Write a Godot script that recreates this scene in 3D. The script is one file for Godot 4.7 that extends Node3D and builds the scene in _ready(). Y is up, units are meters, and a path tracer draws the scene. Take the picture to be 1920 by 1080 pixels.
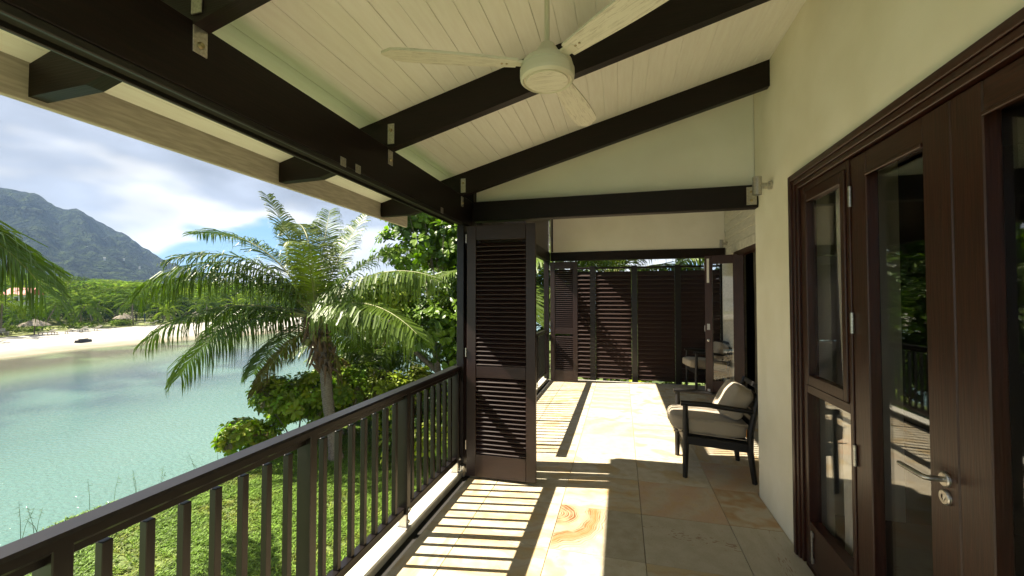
extends Node3D
# A first-floor veranda with dark timber, a stone floor and a lagoon with palms beyond the railing.

# ---------------------------------------------------------------- mesh builder
class MB:
	var v := PackedVector3Array()
	var nn := PackedVector3Array()
	var uv := PackedVector2Array()
	var cc := PackedColorArray()
	var ix := PackedInt32Array()
	var col := Color.WHITE
	var tinted := false
	func vert(p: Vector3, n: Vector3, t: Vector2) -> int:
		v.push_back(p); nn.push_back(n); uv.push_back(t)
		if tinted: cc.push_back(col)
		return v.size() - 1
	# corners anticlockwise seen from outside; turned round if want says so
	func quad(a: Vector3, b: Vector3, c: Vector3, d: Vector3, want := Vector3.ZERO, ua := Vector2(0, 0), ub := Vector2(1, 0), uc := Vector2(1, 1), ud := Vector2(0, 1)) -> void:
		var n := (c - a).cross(d - b).normalized()
		var flip := want != Vector3.ZERO and n.dot(want) < 0.0
		if flip: n = -n
		var i := vert(a, n, ua)
		vert(b, n, ub); vert(c, n, uc); vert(d, n, ud)
		if flip: ix.append_array([i, i + 1, i + 2, i, i + 2, i + 3])
		else: ix.append_array([i, i + 2, i + 1, i, i + 3, i + 2])
	func tri(a: Vector3, b: Vector3, c: Vector3, want := Vector3.ZERO) -> void:
		var n := (b - a).cross(c - a).normalized()
		var flip := want != Vector3.ZERO and n.dot(want) < 0.0
		if flip: n = -n
		var i := vert(a, n, Vector2(0, 0))
		vert(b, n, Vector2(1, 0)); vert(c, n, Vector2(0.5, 1))
		if flip: ix.append_array([i, i + 1, i + 2])
		else: ix.append_array([i, i + 2, i + 1])
	# chamfered box: centre, size, chamfer
	func box(c: Vector3, s: Vector3, ch := 0.0, b := Basis()) -> void:
		var h := s * 0.5
		ch = minf(ch, minf(h.x, minf(h.y, h.z)) * 0.45)
		for ax in 3:
			var u := (ax + 1) % 3
			var w := (ax + 2) % 3
			for sg in [-1.0, 1.0]:
				var p := []
				for k in [[-1, -1], [1, -1], [1, 1], [-1, 1]]:
					var q := Vector3.ZERO
					q[ax] = sg * h[ax]; q[u] = k[0] * (h[u] - ch); q[w] = k[1] * (h[w] - ch)
					p.append(c + b * q)
				var n := Vector3.ZERO
				n[ax] = sg
				quad(p[0], p[1], p[2], p[3], b * n)
		if ch <= 0.0: return
		for ax in 3:
			var u := (ax + 1) % 3
			var w := (ax + 2) % 3
			for su in [-1.0, 1.0]:
				for sw in [-1.0, 1.0]:
					var p := []
					for k in [[0, -1], [0, 1], [1, 1], [1, -1]]:
						var q := Vector3.ZERO
						q[ax] = k[1] * (h[ax] - ch)
						q[u] = su * (h[u] - (ch if k[0] == 1 else 0.0))
						q[w] = sw * (h[w] - (ch if k[0] == 0 else 0.0))
						p.append(c + b * q)
					var n := Vector3.ZERO
					n[u] = su; n[w] = sw
					quad(p[0], p[1], p[2], p[3], b * n)
		for sx in [-1.0, 1.0]:
			for sy in [-1.0, 1.0]:
				for sz in [-1.0, 1.0]:
					tri(c + b * Vector3(sx * h.x, sy * (h.y - ch), sz * (h.z - ch)), c + b * Vector3(sx * (h.x - ch), sy * h.y, sz * (h.z - ch)), c + b * Vector3(sx * (h.x - ch), sy * (h.y - ch), sz * h.z), b * Vector3(sx, sy, sz))
	func span(lo: Vector3, hi: Vector3, ch := 0.0) -> void:
		box((lo + hi) * 0.5, (hi - lo).abs(), ch)
	# convex outline in the XY plane pulled from z0 to z1
	func prism(poly: PackedVector2Array, z0: float, z1: float) -> void:
		var m := poly.size()
		var mid := Vector2.ZERO
		for p in poly: mid += p / m
		for k in range(1, m - 1):
			tri(Vector3(poly[0].x, poly[0].y, z0), Vector3(poly[k].x, poly[k].y, z0), Vector3(poly[k + 1].x, poly[k + 1].y, z0), Vector3(0, 0, z0 - z1))
			tri(Vector3(poly[0].x, poly[0].y, z1), Vector3(poly[k].x, poly[k].y, z1), Vector3(poly[k + 1].x, poly[k + 1].y, z1), Vector3(0, 0, z1 - z0))
		for k in m:
			var a := poly[k]
			var b := poly[(k + 1) % m]
			var o := (a + b) * 0.5 - mid
			var e := (b - a).orthogonal()
			if e.dot(o) < 0: e = -e
			quad(Vector3(a.x, a.y, z0), Vector3(b.x, b.y, z0), Vector3(b.x, b.y, z1), Vector3(a.x, a.y, z1), Vector3(e.x, e.y, 0))
	# smooth tube along points
	func tube(pts: Array, radii: Array, sides := 8, caps := true) -> void:
		var m := pts.size()
		var side := Vector3.ZERO
		var first := v.size()
		for i in m:
			var t: Vector3 = (pts[mini(i + 1, m - 1)] - pts[maxi(i - 1, 0)]).normalized()
			if side == Vector3.ZERO: side = t.cross(Vector3.UP if absf(t.y) < 0.9 else Vector3.RIGHT).normalized()
			side = (side - t * side.dot(t)).normalized()
			var up := t.cross(side)
			for k in sides + 1:
				var a := TAU * k / sides
				var d := side * cos(a) + up * sin(a)
				vert(pts[i] + d * radii[i], d, Vector2(float(k) / sides, float(i) / (m - 1)))
		for i in m - 1:
			for k in sides:
				var a := first + i * (sides + 1) + k
				var b := a + sides + 1
				ix.append_array([a, a + 1, b + 1, a, b + 1, b])
		if caps:
			for e in [0, m - 1]:
				var t: Vector3 = (pts[1] - pts[0]).normalized() * -1.0 if e == 0 else (pts[m - 1] - pts[m - 2]).normalized()
				var ring := first + int(e) * (sides + 1)
				var mid := vert(pts[e], t, Vector2(0.5, 0.5))
				var cap := v.size()
				for k in sides: vert(v[ring + k], t, Vector2(0.5, 0.5))
				for k in sides:
					if e == 0: ix.append_array([mid, cap + (k + 1) % sides, cap + k])
					else: ix.append_array([mid, cap + k, cap + (k + 1) % sides])
	# turned shape round +Y: profile of (radius, height)
	func lathe(prof: Array, sides := 24, at := Vector3.ZERO, b := Basis(), hard := true) -> void:
		for i in prof.size() - 1:
			var p: Vector2 = prof[i]
			var q: Vector2 = prof[i + 1]
			var sl := Vector2(q.y - p.y, p.x - q.x).normalized()
			for k in sides:
				var a0 := TAU * k / sides
				var a1 := TAU * (k + 1) / sides
				var d0 := Vector3(cos(a0), 0, sin(a0))
				var d1 := Vector3(cos(a1), 0, sin(a1))
				var s := v.size()
				for e in [[p, d0], [p, d1], [q, d1], [q, d0]]:
					var dd: Vector3 = e[1]
					var pp: Vector2 = e[0]
					vert(at + b * (dd * pp.x + Vector3.UP * pp.y), b * (dd * sl.x + Vector3.UP * sl.y).normalized(), Vector2(float(k) / sides, float(i)))
				ix.append_array([s, s + 1, s + 2, s, s + 2, s + 3])
	# grid of points (rows of equal length), smooth
	func grid(rows: Array) -> void:
		var m := rows.size()
		var w: int = rows[0].size()
		var first := v.size()
		for i in m:
			for k in w:
				var dx: Vector3 = rows[i][mini(k + 1, w - 1)] - rows[i][maxi(k - 1, 0)]
				var dy: Vector3 = rows[mini(i + 1, m - 1)][k] - rows[maxi(i - 1, 0)][k]
				vert(rows[i][k], dx.cross(dy).normalized(), Vector2(float(k) / (w - 1), float(i) / (m - 1)))
		for i in m - 1:
			for k in w - 1:
				var a := first + i * w + k
				ix.append_array([a, a + w, a + w + 1, a, a + w + 1, a + 1])
	func mesh() -> ArrayMesh:
		var arr := []
		arr.resize(Mesh.ARRAY_MAX)
		arr[Mesh.ARRAY_VERTEX] = v
		arr[Mesh.ARRAY_NORMAL] = nn
		arr[Mesh.ARRAY_TEX_UV] = uv
		if tinted: arr[Mesh.ARRAY_COLOR] = cc
		arr[Mesh.ARRAY_INDEX] = ix
		var m := ArrayMesh.new()
		if v.size() == 0: return m
		# every face turned the way its normals point
		for t in range(0, ix.size(), 3):
			var a := v[ix[t]]
			var g := (v[ix[t + 2]] - a).cross(v[ix[t + 1]] - a)
			if g.dot(nn[ix[t]] + nn[ix[t + 1]] + nn[ix[t + 2]]) < 0.0:
				var k := ix[t + 1]
				ix[t + 1] = ix[t + 2]
				ix[t + 2] = k
		arr[Mesh.ARRAY_INDEX] = ix
		m.add_surface_from_arrays(Mesh.PRIMITIVE_TRIANGLES, arr)
		return m

# ---------------------------------------------------------------- object helpers
var M := {}
var rng := RandomNumberGenerator.new()
var used := {}

func numbered(called: String) -> String:
	used[called] = used.get(called, 0) + 1
	return called if used[called] == 1 else "%s_%03d" % [called, used[called] - 1]

func tag(o: Node3D, label := "", category := "", group := "", kind := "") -> Node3D:
	if label: o.set_meta("label", label)
	if category: o.set_meta("category", category)
	if group: o.set_meta("group", group)
	if kind: o.set_meta("kind", kind)
	return o

func thing(called: String, label: String, category: String, at := Vector3.ZERO, turn := 0.0, group := "") -> Node3D:
	var o := Node3D.new()
	o.name = numbered(called)
	add_child(o, true)
	o.position = at
	o.rotation.y = turn
	tag(o, label, category, group)
	return o

func obj(called: String, m: Variant, mat: Material, parent: Node3D = null, at := Vector3.ZERO) -> MeshInstance3D:
	var o := MeshInstance3D.new()
	o.name = numbered(called) if parent == null else called
	o.mesh = m.mesh() if m is MB else m
	o.material_override = mat
	o.position = at
	(parent if parent else self).add_child(o, true)
	return o

func box(called: String, lo: Vector3, hi: Vector3, mat: Material, parent: Node3D, ch := 0.003) -> MeshInstance3D:
	var m := MB.new()
	var c := (lo + hi) * 0.5
	m.box(Vector3.ZERO, (hi - lo).abs(), ch)
	return obj(called, m, mat, parent, c)

func copy(o: Node3D, at: Vector3, turn: float, label := "", size := 1.0) -> Node3D:
	var c: Node3D = o.duplicate()
	c.name = numbered(String(o.name).rstrip("0123456789_"))
	add_child(c, true)
	c.position = at
	c.rotation.y = turn
	c.scale = Vector3.ONE * size
	if label: c.set_meta("label", label)
	return c

func many(called: String, m: Mesh, mat: Material, places: Array, parent: Node3D = null, tints := []) -> MultiMeshInstance3D:
	var mm := MultiMesh.new()
	mm.transform_format = MultiMesh.TRANSFORM_3D
	mm.use_colors = tints.size() > 0
	mm.mesh = m
	mm.instance_count = places.size()
	for i in places.size():
		mm.set_instance_transform(i, places[i])
		if tints: mm.set_instance_color(i, tints[i])
	var o := MultiMeshInstance3D.new()
	o.name = numbered(called) if parent == null else called
	o.multimesh = mm
	o.material_override = mat
	o.set_meta("kind", "stuff")
	(parent if parent else self).add_child(o, true)
	return o

# ---------------------------------------------------------------- materials
func lin(r: float, g: float, b: float) -> Color:
	return Color(r, g, b).linear_to_srgb()

func noise(freq: float, octaves := 4, sd := 1, kind := FastNoiseLite.TYPE_SIMPLEX_SMOOTH) -> FastNoiseLite:
	var n := FastNoiseLite.new()
	n.noise_type = kind
	n.frequency = freq
	n.seed = sd
	n.fractal_octaves = octaves
	return n

func noise_tex(freq: float, octaves: int, sd: int, lo: Color, hi: Color, size := 256, mid := 0.5) -> NoiseTexture2D:
	var t := NoiseTexture2D.new()
	t.width = size; t.height = size
	t.seamless = true
	t.noise = noise(freq, octaves, sd)
	var g := Gradient.new()
	g.set_color(0, lo); g.set_color(1, hi)
	g.set_offset(0, mid - 0.28); g.set_offset(1, mid + 0.28)
	t.color_ramp = g
	return t

func plain(c: Color, rough := 0.6, metal := 0.0, spec := 0.5) -> StandardMaterial3D:
	var m := StandardMaterial3D.new()
	m.albedo_color = c
	m.roughness = rough
	m.metallic = metal
	m.metallic_specular = spec
	return m

func tri_mat(t: Texture2D, scale: Vector3, rough := 0.6, bump: Texture2D = null, depth := 0.1, spec := 0.5) -> StandardMaterial3D:
	var m := plain(Color.WHITE, rough, 0.0, spec)
	m.albedo_texture = t
	m.uv1_triplanar = true
	m.uv1_world_triplanar = true
	m.uv1_scale = scale
	m.uv1_triplanar_sharpness = 4.0
	if bump:
		m.heightmap_enabled = true
		m.heightmap_texture = bump
		m.heightmap_scale = depth
	return m

func leaf_mat(r: float, g: float, b: float, rough := 0.42, through := 0.35) -> StandardMaterial3D:
	var m := plain(lin(r, g, b), rough, 0.0, 0.36)
	m.cull_mode = BaseMaterial3D.CULL_DISABLED
	m.vertex_color_use_as_albedo = true
	m.backlight_enabled = true
	m.backlight = Color(through * 0.9, through, through * 0.35)
	return m

func stone_tex(sd: int, size: int, style: int) -> ImageTexture:
	var a := noise(1.6, 3, sd)
	var b := noise(4.5, 4, sd + 11)
	var g := noise(46.0, 2, sd + 23)
	var sp := noise(13.0, 3, sd + 37)
	var ang := fmod(sd * 1.37, PI)
	var ca := cos(ang)
	var sa := sin(ang)
	var cream := Vector3(0.48, 0.42, 0.29)
	var pale := Vector3(0.53, 0.48, 0.365)
	var honey := Vector3(0.45, 0.30, 0.10)
	var rust := Vector3(0.36, 0.145, 0.04)
	var pink := Vector3(0.50, 0.34, 0.22)
	var grey := Vector3(0.42, 0.38, 0.29)
	var data := PackedByteArray()
	data.resize(size * size * 3)
	for y in size:
		for x in size:
			var u := float(x) / size
			var w := float(y) / size
			var n1 := a.get_noise_2d(u, w)
			var n2 := b.get_noise_2d(u, w)
			var t := u * ca + w * sa + n1 * 0.16 + n2 * 0.03
			var c := cream.lerp(pale, clampf(0.5 + n2 * 1.2, 0, 1))
			if style == 0:      # pale with a few warm drifts
				c = c.lerp(honey, 0.55 * smoothstep(0.15, 0.65, n1 + 0.35 * sin(t * 9.0)))
				c = c.lerp(rust, 0.22 * pow(maxf(0.0, 1.0 - absf(sin(t * 14.0)) * 4.0), 2.0) * smoothstep(0.0, 0.5, n1))
			elif style == 1:    # honey with soft diagonal bands
				c = c.lerp(honey, clampf(0.22 + 0.26 * sin(t * 15.0) + n2 * 0.5, 0, 0.7))
				c = c.lerp(rust, 0.20 * pow(0.5 + 0.5 * sin(t * 37.0), 6.0))
			elif style == 2:    # greyish beige, fine lines
				c = c.lerp(grey, 0.75)
				c = c.lerp(cream, 0.25 * pow(0.5 + 0.5 * sin(t * 60.0 + n2 * 5.0), 4.0))
			elif style == 3:    # peach
				c = c.lerp(pink, clampf(0.55 + 0.35 * sin(t * 12.0), 0, 0.85))
				c = c.lerp(honey, 0.3 * smoothstep(0.0, 0.4, n2))
			elif style == 4:    # the ringed slab
				var r1 := Vector2(u + 0.04, w - 0.22).length() + n1 * 0.05 + n2 * 0.012
				var r2 := Vector2((u + 0.22) * 0.95, w - 0.25 + 0.2 * u).length() + n1 * 0.09 + n2 * 0.016
				c = (c * 0.80).lerp(honey * 0.7, 0.5 * smoothstep(0.75, 0.2, r2))
				var k := 0.0
				for e in [[0.08, 0.006, 0.5], [0.105, 0.007, 0.7], [0.13, 0.006, 0.5], [0.155, 0.009, 0.9], [0.185, 0.006, 0.6], [0.205, 0.010, 0.8], [0.24, 0.014, 1.0], [0.27, 0.006, 0.6], [0.29, 0.005, 0.4]]:
					k = maxf(k, e[2] * exp(-pow((r1 - e[0]) / e[1], 2.0)) * (0.8 + 1.2 * n2))
				for e in [[0.53, 0.005, 0.4], [0.555, 0.008, 0.7], [0.585, 0.014, 1.0], [0.615, 0.006, 0.8], [0.64, 0.008, 0.6], [0.665, 0.012, 0.95], [0.695, 0.006, 0.7], [0.72, 0.008, 0.6], [0.755, 0.005, 0.5], [0.79, 0.008, 0.5], [0.83, 0.005, 0.3]]:
					k = maxf(k, e[2] * exp(-pow((r2 - e[0]) / e[1], 2.0)) * smoothstep(0.05, 0.2, w + 0.1) * (0.8 + 1.2 * n2))
				c = c.lerp(Vector3(0.16, 0.052, 0.010), clampf(k * 1.5, 0, 1) * 0.95)
				c = c.lerp(honey * 0.55, 0.75 * exp(-pow((r2 - 0.65) / 0.09, 2.0)))
			elif style == 5:    # brown wood-like figure
				c = c.lerp(Vector3(0.38, 0.22, 0.085), clampf(0.40 + 0.30 * sin(t * 9.0 + n1 * 5.0) + n2 * 0.5, 0, 0.9))
			else:               # grey with a trail of dark pits
				c = c.lerp(grey, 0.6)
				var line := absf(w - 0.30 - 0.14 * u - n1 * 0.1)
				if line < 0.09 and sp.get_noise_2d(u * 0.9, w * 1.7) + 0.5 * n1 > 0.22 + line * 2.5: c = c.lerp(Vector3(0.22, 0.10, 0.05), 0.6)
			c *= 1.0 + 0.07 * g.get_noise_2d(u, w) + 0.06 * n2
			if sp.get_noise_2d(u + 5.0, w) > 0.62: c = c.lerp(rust, 0.3)
			var i := (y * size + x) * 3
			var sc := Color(c.x, c.y, c.z).linear_to_srgb()
			data[i] = clampi(int(sc.r * 255.0), 0, 255)
			data[i + 1] = clampi(int(sc.g * 255.0), 0, 255)
			data[i + 2] = clampi(int(sc.b * 255.0), 0, 255)
	return ImageTexture.create_from_image(Image.create_from_data(size, size, false, Image.FORMAT_RGB8, data))

func make_materials() -> void:
	# dark stained timber: grain along x, y or z
	var grain := noise_tex(0.03, 4, 3, lin(0.0038, 0.0012, 0.0009), lin(0.0095, 0.0028, 0.0019))
	var rough_grain := noise_tex(0.05, 3, 4, Color(0.3, 0.3, 0.3), Color(0.9, 0.9, 0.9))
	M.wood_x = tri_mat(grain, Vector3(0.35, 9, 9), 0.5, rough_grain, 0.06, 0.4)
	M.wood_y = tri_mat(grain, Vector3(9, 0.35, 9), 0.5, rough_grain, 0.06, 0.4)
	M.wood_z = tri_mat(grain, Vector3(9, 9, 0.35), 0.5, rough_grain, 0.06, 0.4)
	var red := noise_tex(0.03, 4, 8, lin(0.024, 0.0060, 0.0024), lin(0.044, 0.0118, 0.0046))
	M.door_y = tri_mat(red, Vector3(10, 0.4, 10), 0.38, rough_grain, 0.04)
	M.door_z = tri_mat(red, Vector3(10, 10, 0.4), 0.38, rough_grain, 0.04)
	M.shutter = tri_mat(noise_tex(0.03, 3, 12, lin(0.017, 0.0072, 0.0058), lin(0.026, 0.0115, 0.009)), Vector3(0.6, 8, 8), 0.42, rough_grain, 0.05)
	M.screen = tri_mat(noise_tex(0.03, 3, 13, lin(0.026, 0.0125, 0.0098), lin(0.042, 0.0215, 0.017)), Vector3(0.6, 8, 8), 0.45, rough_grain, 0.05)
	M.rail = tri_mat(noise_tex(0.02, 3, 14, lin(0.0052, 0.0036, 0.0031), lin(0.0075, 0.0052, 0.0043)), Vector3(2, 2, 2), 0.34, null, 0.1, 0.45)
	M.track = plain(lin(0.035, 0.033, 0.03), 0.4, 0.6)
	M.fascia = tri_mat(noise_tex(0.025, 5, 17, lin(0.40, 0.355, 0.29), lin(0.52, 0.47, 0.39)), Vector3(5, 7, 0.8), 0.7)
	# paint and plaster
	var trowel := noise_tex(0.02, 4, 21, Color(0.35, 0.35, 0.35), Color(0.65, 0.65, 0.65))
	M.plaster = tri_mat(noise_tex(0.008, 4, 22, lin(0.79, 0.74, 0.565), lin(0.85, 0.805, 0.64)), Vector3(0.7, 0.7, 0.7), 0.82, trowel, 0.4, 0.3)
	M.gable = tri_mat(noise_tex(0.008, 4, 23, lin(0.80, 0.775, 0.70), lin(0.84, 0.82, 0.75)), Vector3(0.7, 0.7, 0.7), 0.82, trowel, 0.2, 0.3)
	M.ceiling = []
	for k in 4:
		M.ceiling.append(tri_mat(noise_tex(0.02, 4, 30 + k, lin(0.80 + 0.008 * k, 0.775 + 0.008 * k, 0.71 + 0.008 * k), lin(0.835 + 0.008 * k, 0.815 + 0.008 * k, 0.755 + 0.008 * k)), Vector3(6, 6, 0.7), 0.55))
	M.white_board = tri_mat(noise_tex(0.02, 4, 36, lin(0.56, 0.54, 0.44), lin(0.66, 0.63, 0.52)), Vector3(4, 4, 0.8), 0.6)
	M.kerb = tri_mat(noise_tex(0.02, 5, 38, lin(0.50, 0.48, 0.39), lin(0.62, 0.60, 0.50)), Vector3(1.5, 1.5, 1.5), 0.7, trowel, 0.2)
	M.concrete = tri_mat(noise_tex(0.02, 5, 39, lin(0.28, 0.27, 0.24), lin(0.38, 0.36, 0.32)), Vector3(0.8, 0.8, 0.8), 0.85)
	M.grout = plain(lin(0.16, 0.14, 0.10), 0.9)
	M.shadow_gap = plain(lin(0.02, 0.018, 0.015), 0.9)
	# metal
	M.steel = tri_mat(noise_tex(0.03, 3, 41, lin(0.42, 0.40, 0.36), lin(0.56, 0.54, 0.49)), Vector3(9, 9, 9), 0.32)
	M.steel.metallic = 0.9
	M.brass = plain(lin(0.42, 0.36, 0.22), 0.3, 0.9)
	# the fan
	M.fan = plain(lin(0.62, 0.585, 0.47), 0.4)
	var lime := NoiseTexture2D.new()
	lime.width = 512; lime.height = 512; lime.seamless = true
	var ln := noise(0.012, 3, 45)
	ln.domain_warp_enabled = true
	ln.domain_warp_amplitude = 26.0
	lime.noise = ln
	var lg := Gradient.new()
	lg.offsets = PackedFloat32Array([0.0, 0.36, 0.40, 0.44, 0.52, 0.55, 0.58, 0.7, 1.0])
	var lw := lin(0.70, 0.665, 0.55)
	var ld := lin(0.40, 0.36, 0.28)
	lg.colors = PackedColorArray([lw, lw, ld, lw, lw, ld.lerp(lw, 0.3), lw, lw, ld.lerp(lw, 0.5)])
	lime.color_ramp = lg
	M.blade = plain(Color.WHITE, 0.45)
	M.blade.albedo_texture = lime
	M.blade.uv1_triplanar = true
	M.blade.uv1_scale = Vector3(0.4, 5.0, 5.0)
	# cloth
	var weave := noise_tex(0.12, 2, 50, lin(0.32, 0.275, 0.205), lin(0.41, 0.355, 0.27))
	M.cloth = tri_mat(weave, Vector3(5, 5, 5), 0.95, noise_tex(0.3, 1, 51, Color.BLACK, Color.WHITE), 0.05, 0.2)
	M.cloth.rim_enabled = true
	M.cloth.rim = 0.3
	M.orange = plain(lin(0.75, 0.28, 0.03), 0.7)
	M.curtain = plain(lin(0.62, 0.58, 0.48), 0.9)
	M.curtain.backlight_enabled = true
	M.curtain.backlight = Color(0.4, 0.38, 0.3)
	M.dark_curtain = plain(lin(0.10, 0.085, 0.06), 0.9)
	# glass
	M.glass = plain(Color(0.05, 0.06, 0.05, 0.03), 0.02)
	M.glass.transparency = BaseMaterial3D.TRANSPARENCY_ALPHA
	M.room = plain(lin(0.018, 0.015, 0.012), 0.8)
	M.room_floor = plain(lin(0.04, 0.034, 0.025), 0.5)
	# stone floor
	M.tiles = []
	for k in [[2, 0], [5, 0], [9, 1], [14, 2], [21, 3], [28, 0], [33, 5], [40, 6], [47, 1]]:
		var m := plain(Color.WHITE, 0.55, 0.0, 0.4)
		m.albedo_texture = stone_tex(k[0], 224, k[1])
		m.heightmap_enabled = true
		m.heightmap_texture = rough_grain
		m.heightmap_scale = 0.05
		M.tiles.append(m)
	M.tile_rings = plain(Color.WHITE, 0.55, 0.0, 0.4)
	M.tile_rings.albedo_texture = stone_tex(61, 640, 4)
	# plants
	M.frond = leaf_mat(0.080, 0.130, 0.014, 0.42, 0.65)
	M.frond_young = leaf_mat(0.115, 0.155, 0.016, 0.46, 0.55)
	M.frond_old = leaf_mat(0.115, 0.105, 0.03, 0.5, 0.35)
	M.rib = plain(lin(0.20, 0.20, 0.06), 0.5)
	M.bark = tri_mat(noise_tex(0.03, 5, 60, lin(0.10, 0.085, 0.068), lin(0.25, 0.22, 0.18)), Vector3(1.2, 5, 1.2), 0.9, rough_grain, 1.5)
	M.fibre = tri_mat(noise_tex(0.06, 4, 61, lin(0.05, 0.032, 0.018), lin(0.17, 0.11, 0.06)), Vector3(8, 1.5, 8), 0.95)
	M.husk = plain(lin(0.12, 0.13, 0.03), 0.6)
	M.leaf_light = leaf_mat(0.19, 0.32, 0.028, 0.40, 1.0)
	M.leaf_mid = leaf_mat(0.12, 0.21, 0.018, 0.40, 0.85)
	M.leaf_deep = leaf_mat(0.055, 0.108, 0.013, 0.38, 0.6)
	for e in [["far_light", 0.17, 0.25, 0.018], ["far_mid", 0.085, 0.145, 0.014], ["far_dark", 0.035, 0.07, 0.011]]:
		M[e[0]] = leaf_mat(e[1], e[2], e[3], 0.9, 0.6)
		M[e[0]].metallic_specular = 0.1
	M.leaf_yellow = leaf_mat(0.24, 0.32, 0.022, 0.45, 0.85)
	M.grass = leaf_mat(0.115, 0.20, 0.03, 0.5, 0.6)
	M.wood_grey = tri_mat(noise_tex(0.05, 4, 66, lin(0.07, 0.055, 0.04), lin(0.16, 0.13, 0.10)), Vector3(3, 3, 3), 0.9)
	M.thatch = tri_mat(noise_tex(0.09, 4, 67, lin(0.17, 0.145, 0.105), lin(0.36, 0.32, 0.25)), Vector3(3, 1, 3), 0.95)
	M.lawn = tri_mat(noise_tex(0.012, 5, 70, lin(0.07, 0.105, 0.02), lin(0.12, 0.16, 0.035)), Vector3(0.4, 0.4, 0.4), 0.9)
	M.far_lawn = tri_mat(noise_tex(0.02, 5, 71, lin(0.10, 0.13, 0.025), lin(0.18, 0.20, 0.04)), Vector3(0.05, 0.05, 0.05), 0.9)
	M.sand = tri_mat(noise_tex(0.02, 5, 72, lin(0.34, 0.32, 0.27), lin(0.42, 0.40, 0.35)), Vector3(0.1, 0.1, 0.1), 0.9)
	M.sand.vertex_color_use_as_albedo = true
	var hills := noise_tex(0.012, 6, 74, lin(0.002, 0.005, 0.004), lin(0.032, 0.046, 0.018), 512)
	M.mountain = tri_mat(hills, Vector3(0.006, 0.006, 0.006), 1.0, noise_tex(0.04, 5, 75, Color.BLACK, Color.WHITE, 512), 550.0, 0.1)
	M.mountain.vertex_color_use_as_albedo = true
	var w := plain(Color.WHITE, 0.10, 0.0, 0.24)
	w.vertex_color_use_as_albedo = true
	w.heightmap_enabled = true
	w.heightmap_texture = noise_tex(0.03, 4, 80, Color.BLACK, Color.WHITE, 512)
	w.heightmap_scale = 1.8
	w.uv1_triplanar = true
	w.uv1_world_triplanar = true
	w.uv1_scale = Vector3(0.22, 0.22, 0.34)
	M.water = w
	M.white = plain(lin(0.75, 0.74, 0.70), 0.6)
	M.far_white = plain(lin(0.34, 0.34, 0.33), 0.8)
	M.roof_red = plain(lin(0.42, 0.07, 0.05), 0.7)
	M.black = plain(lin(0.009, 0.008, 0.0075), 0.5)

# ---------------------------------------------------------------- sky
func sky_picture(w: int, h: int) -> ImageTexture:
	var big := noise(0.62, 5, 90)
	var small := noise(1.7, 6, 91)
	var data := PackedFloat32Array()
	data.resize(w * h * 3)
	for y in h:
		var el := PI * (0.5 - (y + 0.5) / h)
		var dy := sin(el)
		for x in w:
			var i := (y * w + x) * 3
			if dy < 0.0:
				data[i] = 0.18; data[i + 1] = 0.22; data[i + 2] = 0.20
				continue
			var az := TAU * ((x + 0.5) / w - 0.5)
			var ce := cos(el)
			var d := Vector3(sin(az) * ce, dy, -cos(az) * ce)
			var p := Vector3(d.x * 3.0, dy * 7.5, d.z * 3.0)
			var n := big.get_noise_3dv(p)
			var q := small.get_noise_3dv(p)
			var high := smoothstep(0.11, 0.25, dy)
			var cover := smoothstep(-0.20, 0.10, n + 0.40 * q + 0.85 * high + 0.20)
			var thick := smoothstep(-0.10, 0.45, n + 0.45 * q + 0.70 * smoothstep(0.13, 0.225, dy) - 0.04)
			var blue := Vector3(0.20, 0.44, 0.66).lerp(Vector3(0.09, 0.21, 0.50), smoothstep(0.0, 0.6, dy))
			blue = blue.lerp(Vector3(0.48, 0.60, 0.70), 0.6 * exp(-dy * 14.0))
			var cloud := Vector3(0.74, 0.745, 0.74).lerp(Vector3(0.35, 0.39, 0.465), thick)
			cloud *= 1.0 + 0.45 * q
			var c := blue.lerp(cloud, cover)
			data[i] = c.x; data[i + 1] = c.y; data[i + 2] = c.z
	return ImageTexture.create_from_image(Image.create_from_data(w, h, false, Image.FORMAT_RGBF, data.to_byte_array()))

# ---------------------------------------------------------------- everything
func _ready() -> void:
	var cam := Camera3D.new()
	cam.name = "camera"
	cam.position = Vector3(0, 1.62, 0)
	cam.rotation = Vector3(deg_to_rad(1.44), deg_to_rad(14.70), 0)
	cam.fov = 69.46
	cam.near = 0.05
	cam.far = 6000.0
	add_child(cam)
	cam.current = true
	var env := Environment.new()
	env.background_mode = Environment.BG_SKY
	var sky := Sky.new()
	var pano := PanoramaSkyMaterial.new()
	pano.panorama = sky_picture(2200, 1100)
	sky.sky_material = pano
	env.sky = sky
	env.background_energy_multiplier = 0.255
	env.tonemap_mode = Environment.TONE_MAPPER_LINEAR
	env.tonemap_exposure = 6.2
	env.sdfgi_enabled = true
	env.ssao_enabled = true
	env.ssil_enabled = true
	env.fog_enabled = true
	env.fog_density = 0.00016
	env.fog_light_color = Color(0.62, 0.74, 0.90)
	var we := WorldEnvironment.new()
	we.name = "world"
	we.environment = env
	add_child(we)
	var sun := DirectionalLight3D.new()
	sun.name = "sun"
	sun.light_energy = 1.02
	sun.light_color = Color(1.0, 0.955, 0.88)
	sun.light_angular_distance = 0.5
	sun.shadow_enabled = true
	add_child(sun)
	sun.look_at_from_position(Vector3.ZERO, Vector3(0.885, -1.0, -0.155))
	make_materials()
	build_floor()
	build_house()
	build_roof()
	build_railing()
	build_shutters()
	build_far_unit()
	build_doors()
	build_fan()
	build_furniture()
	build_land()
	build_plants()
	tell_apart()

# ---------------------------------------------------------------- the building
const SLOPE := 0.2724
func ceil_y(x: float) -> float: return 3.118 + SLOPE * x

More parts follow.
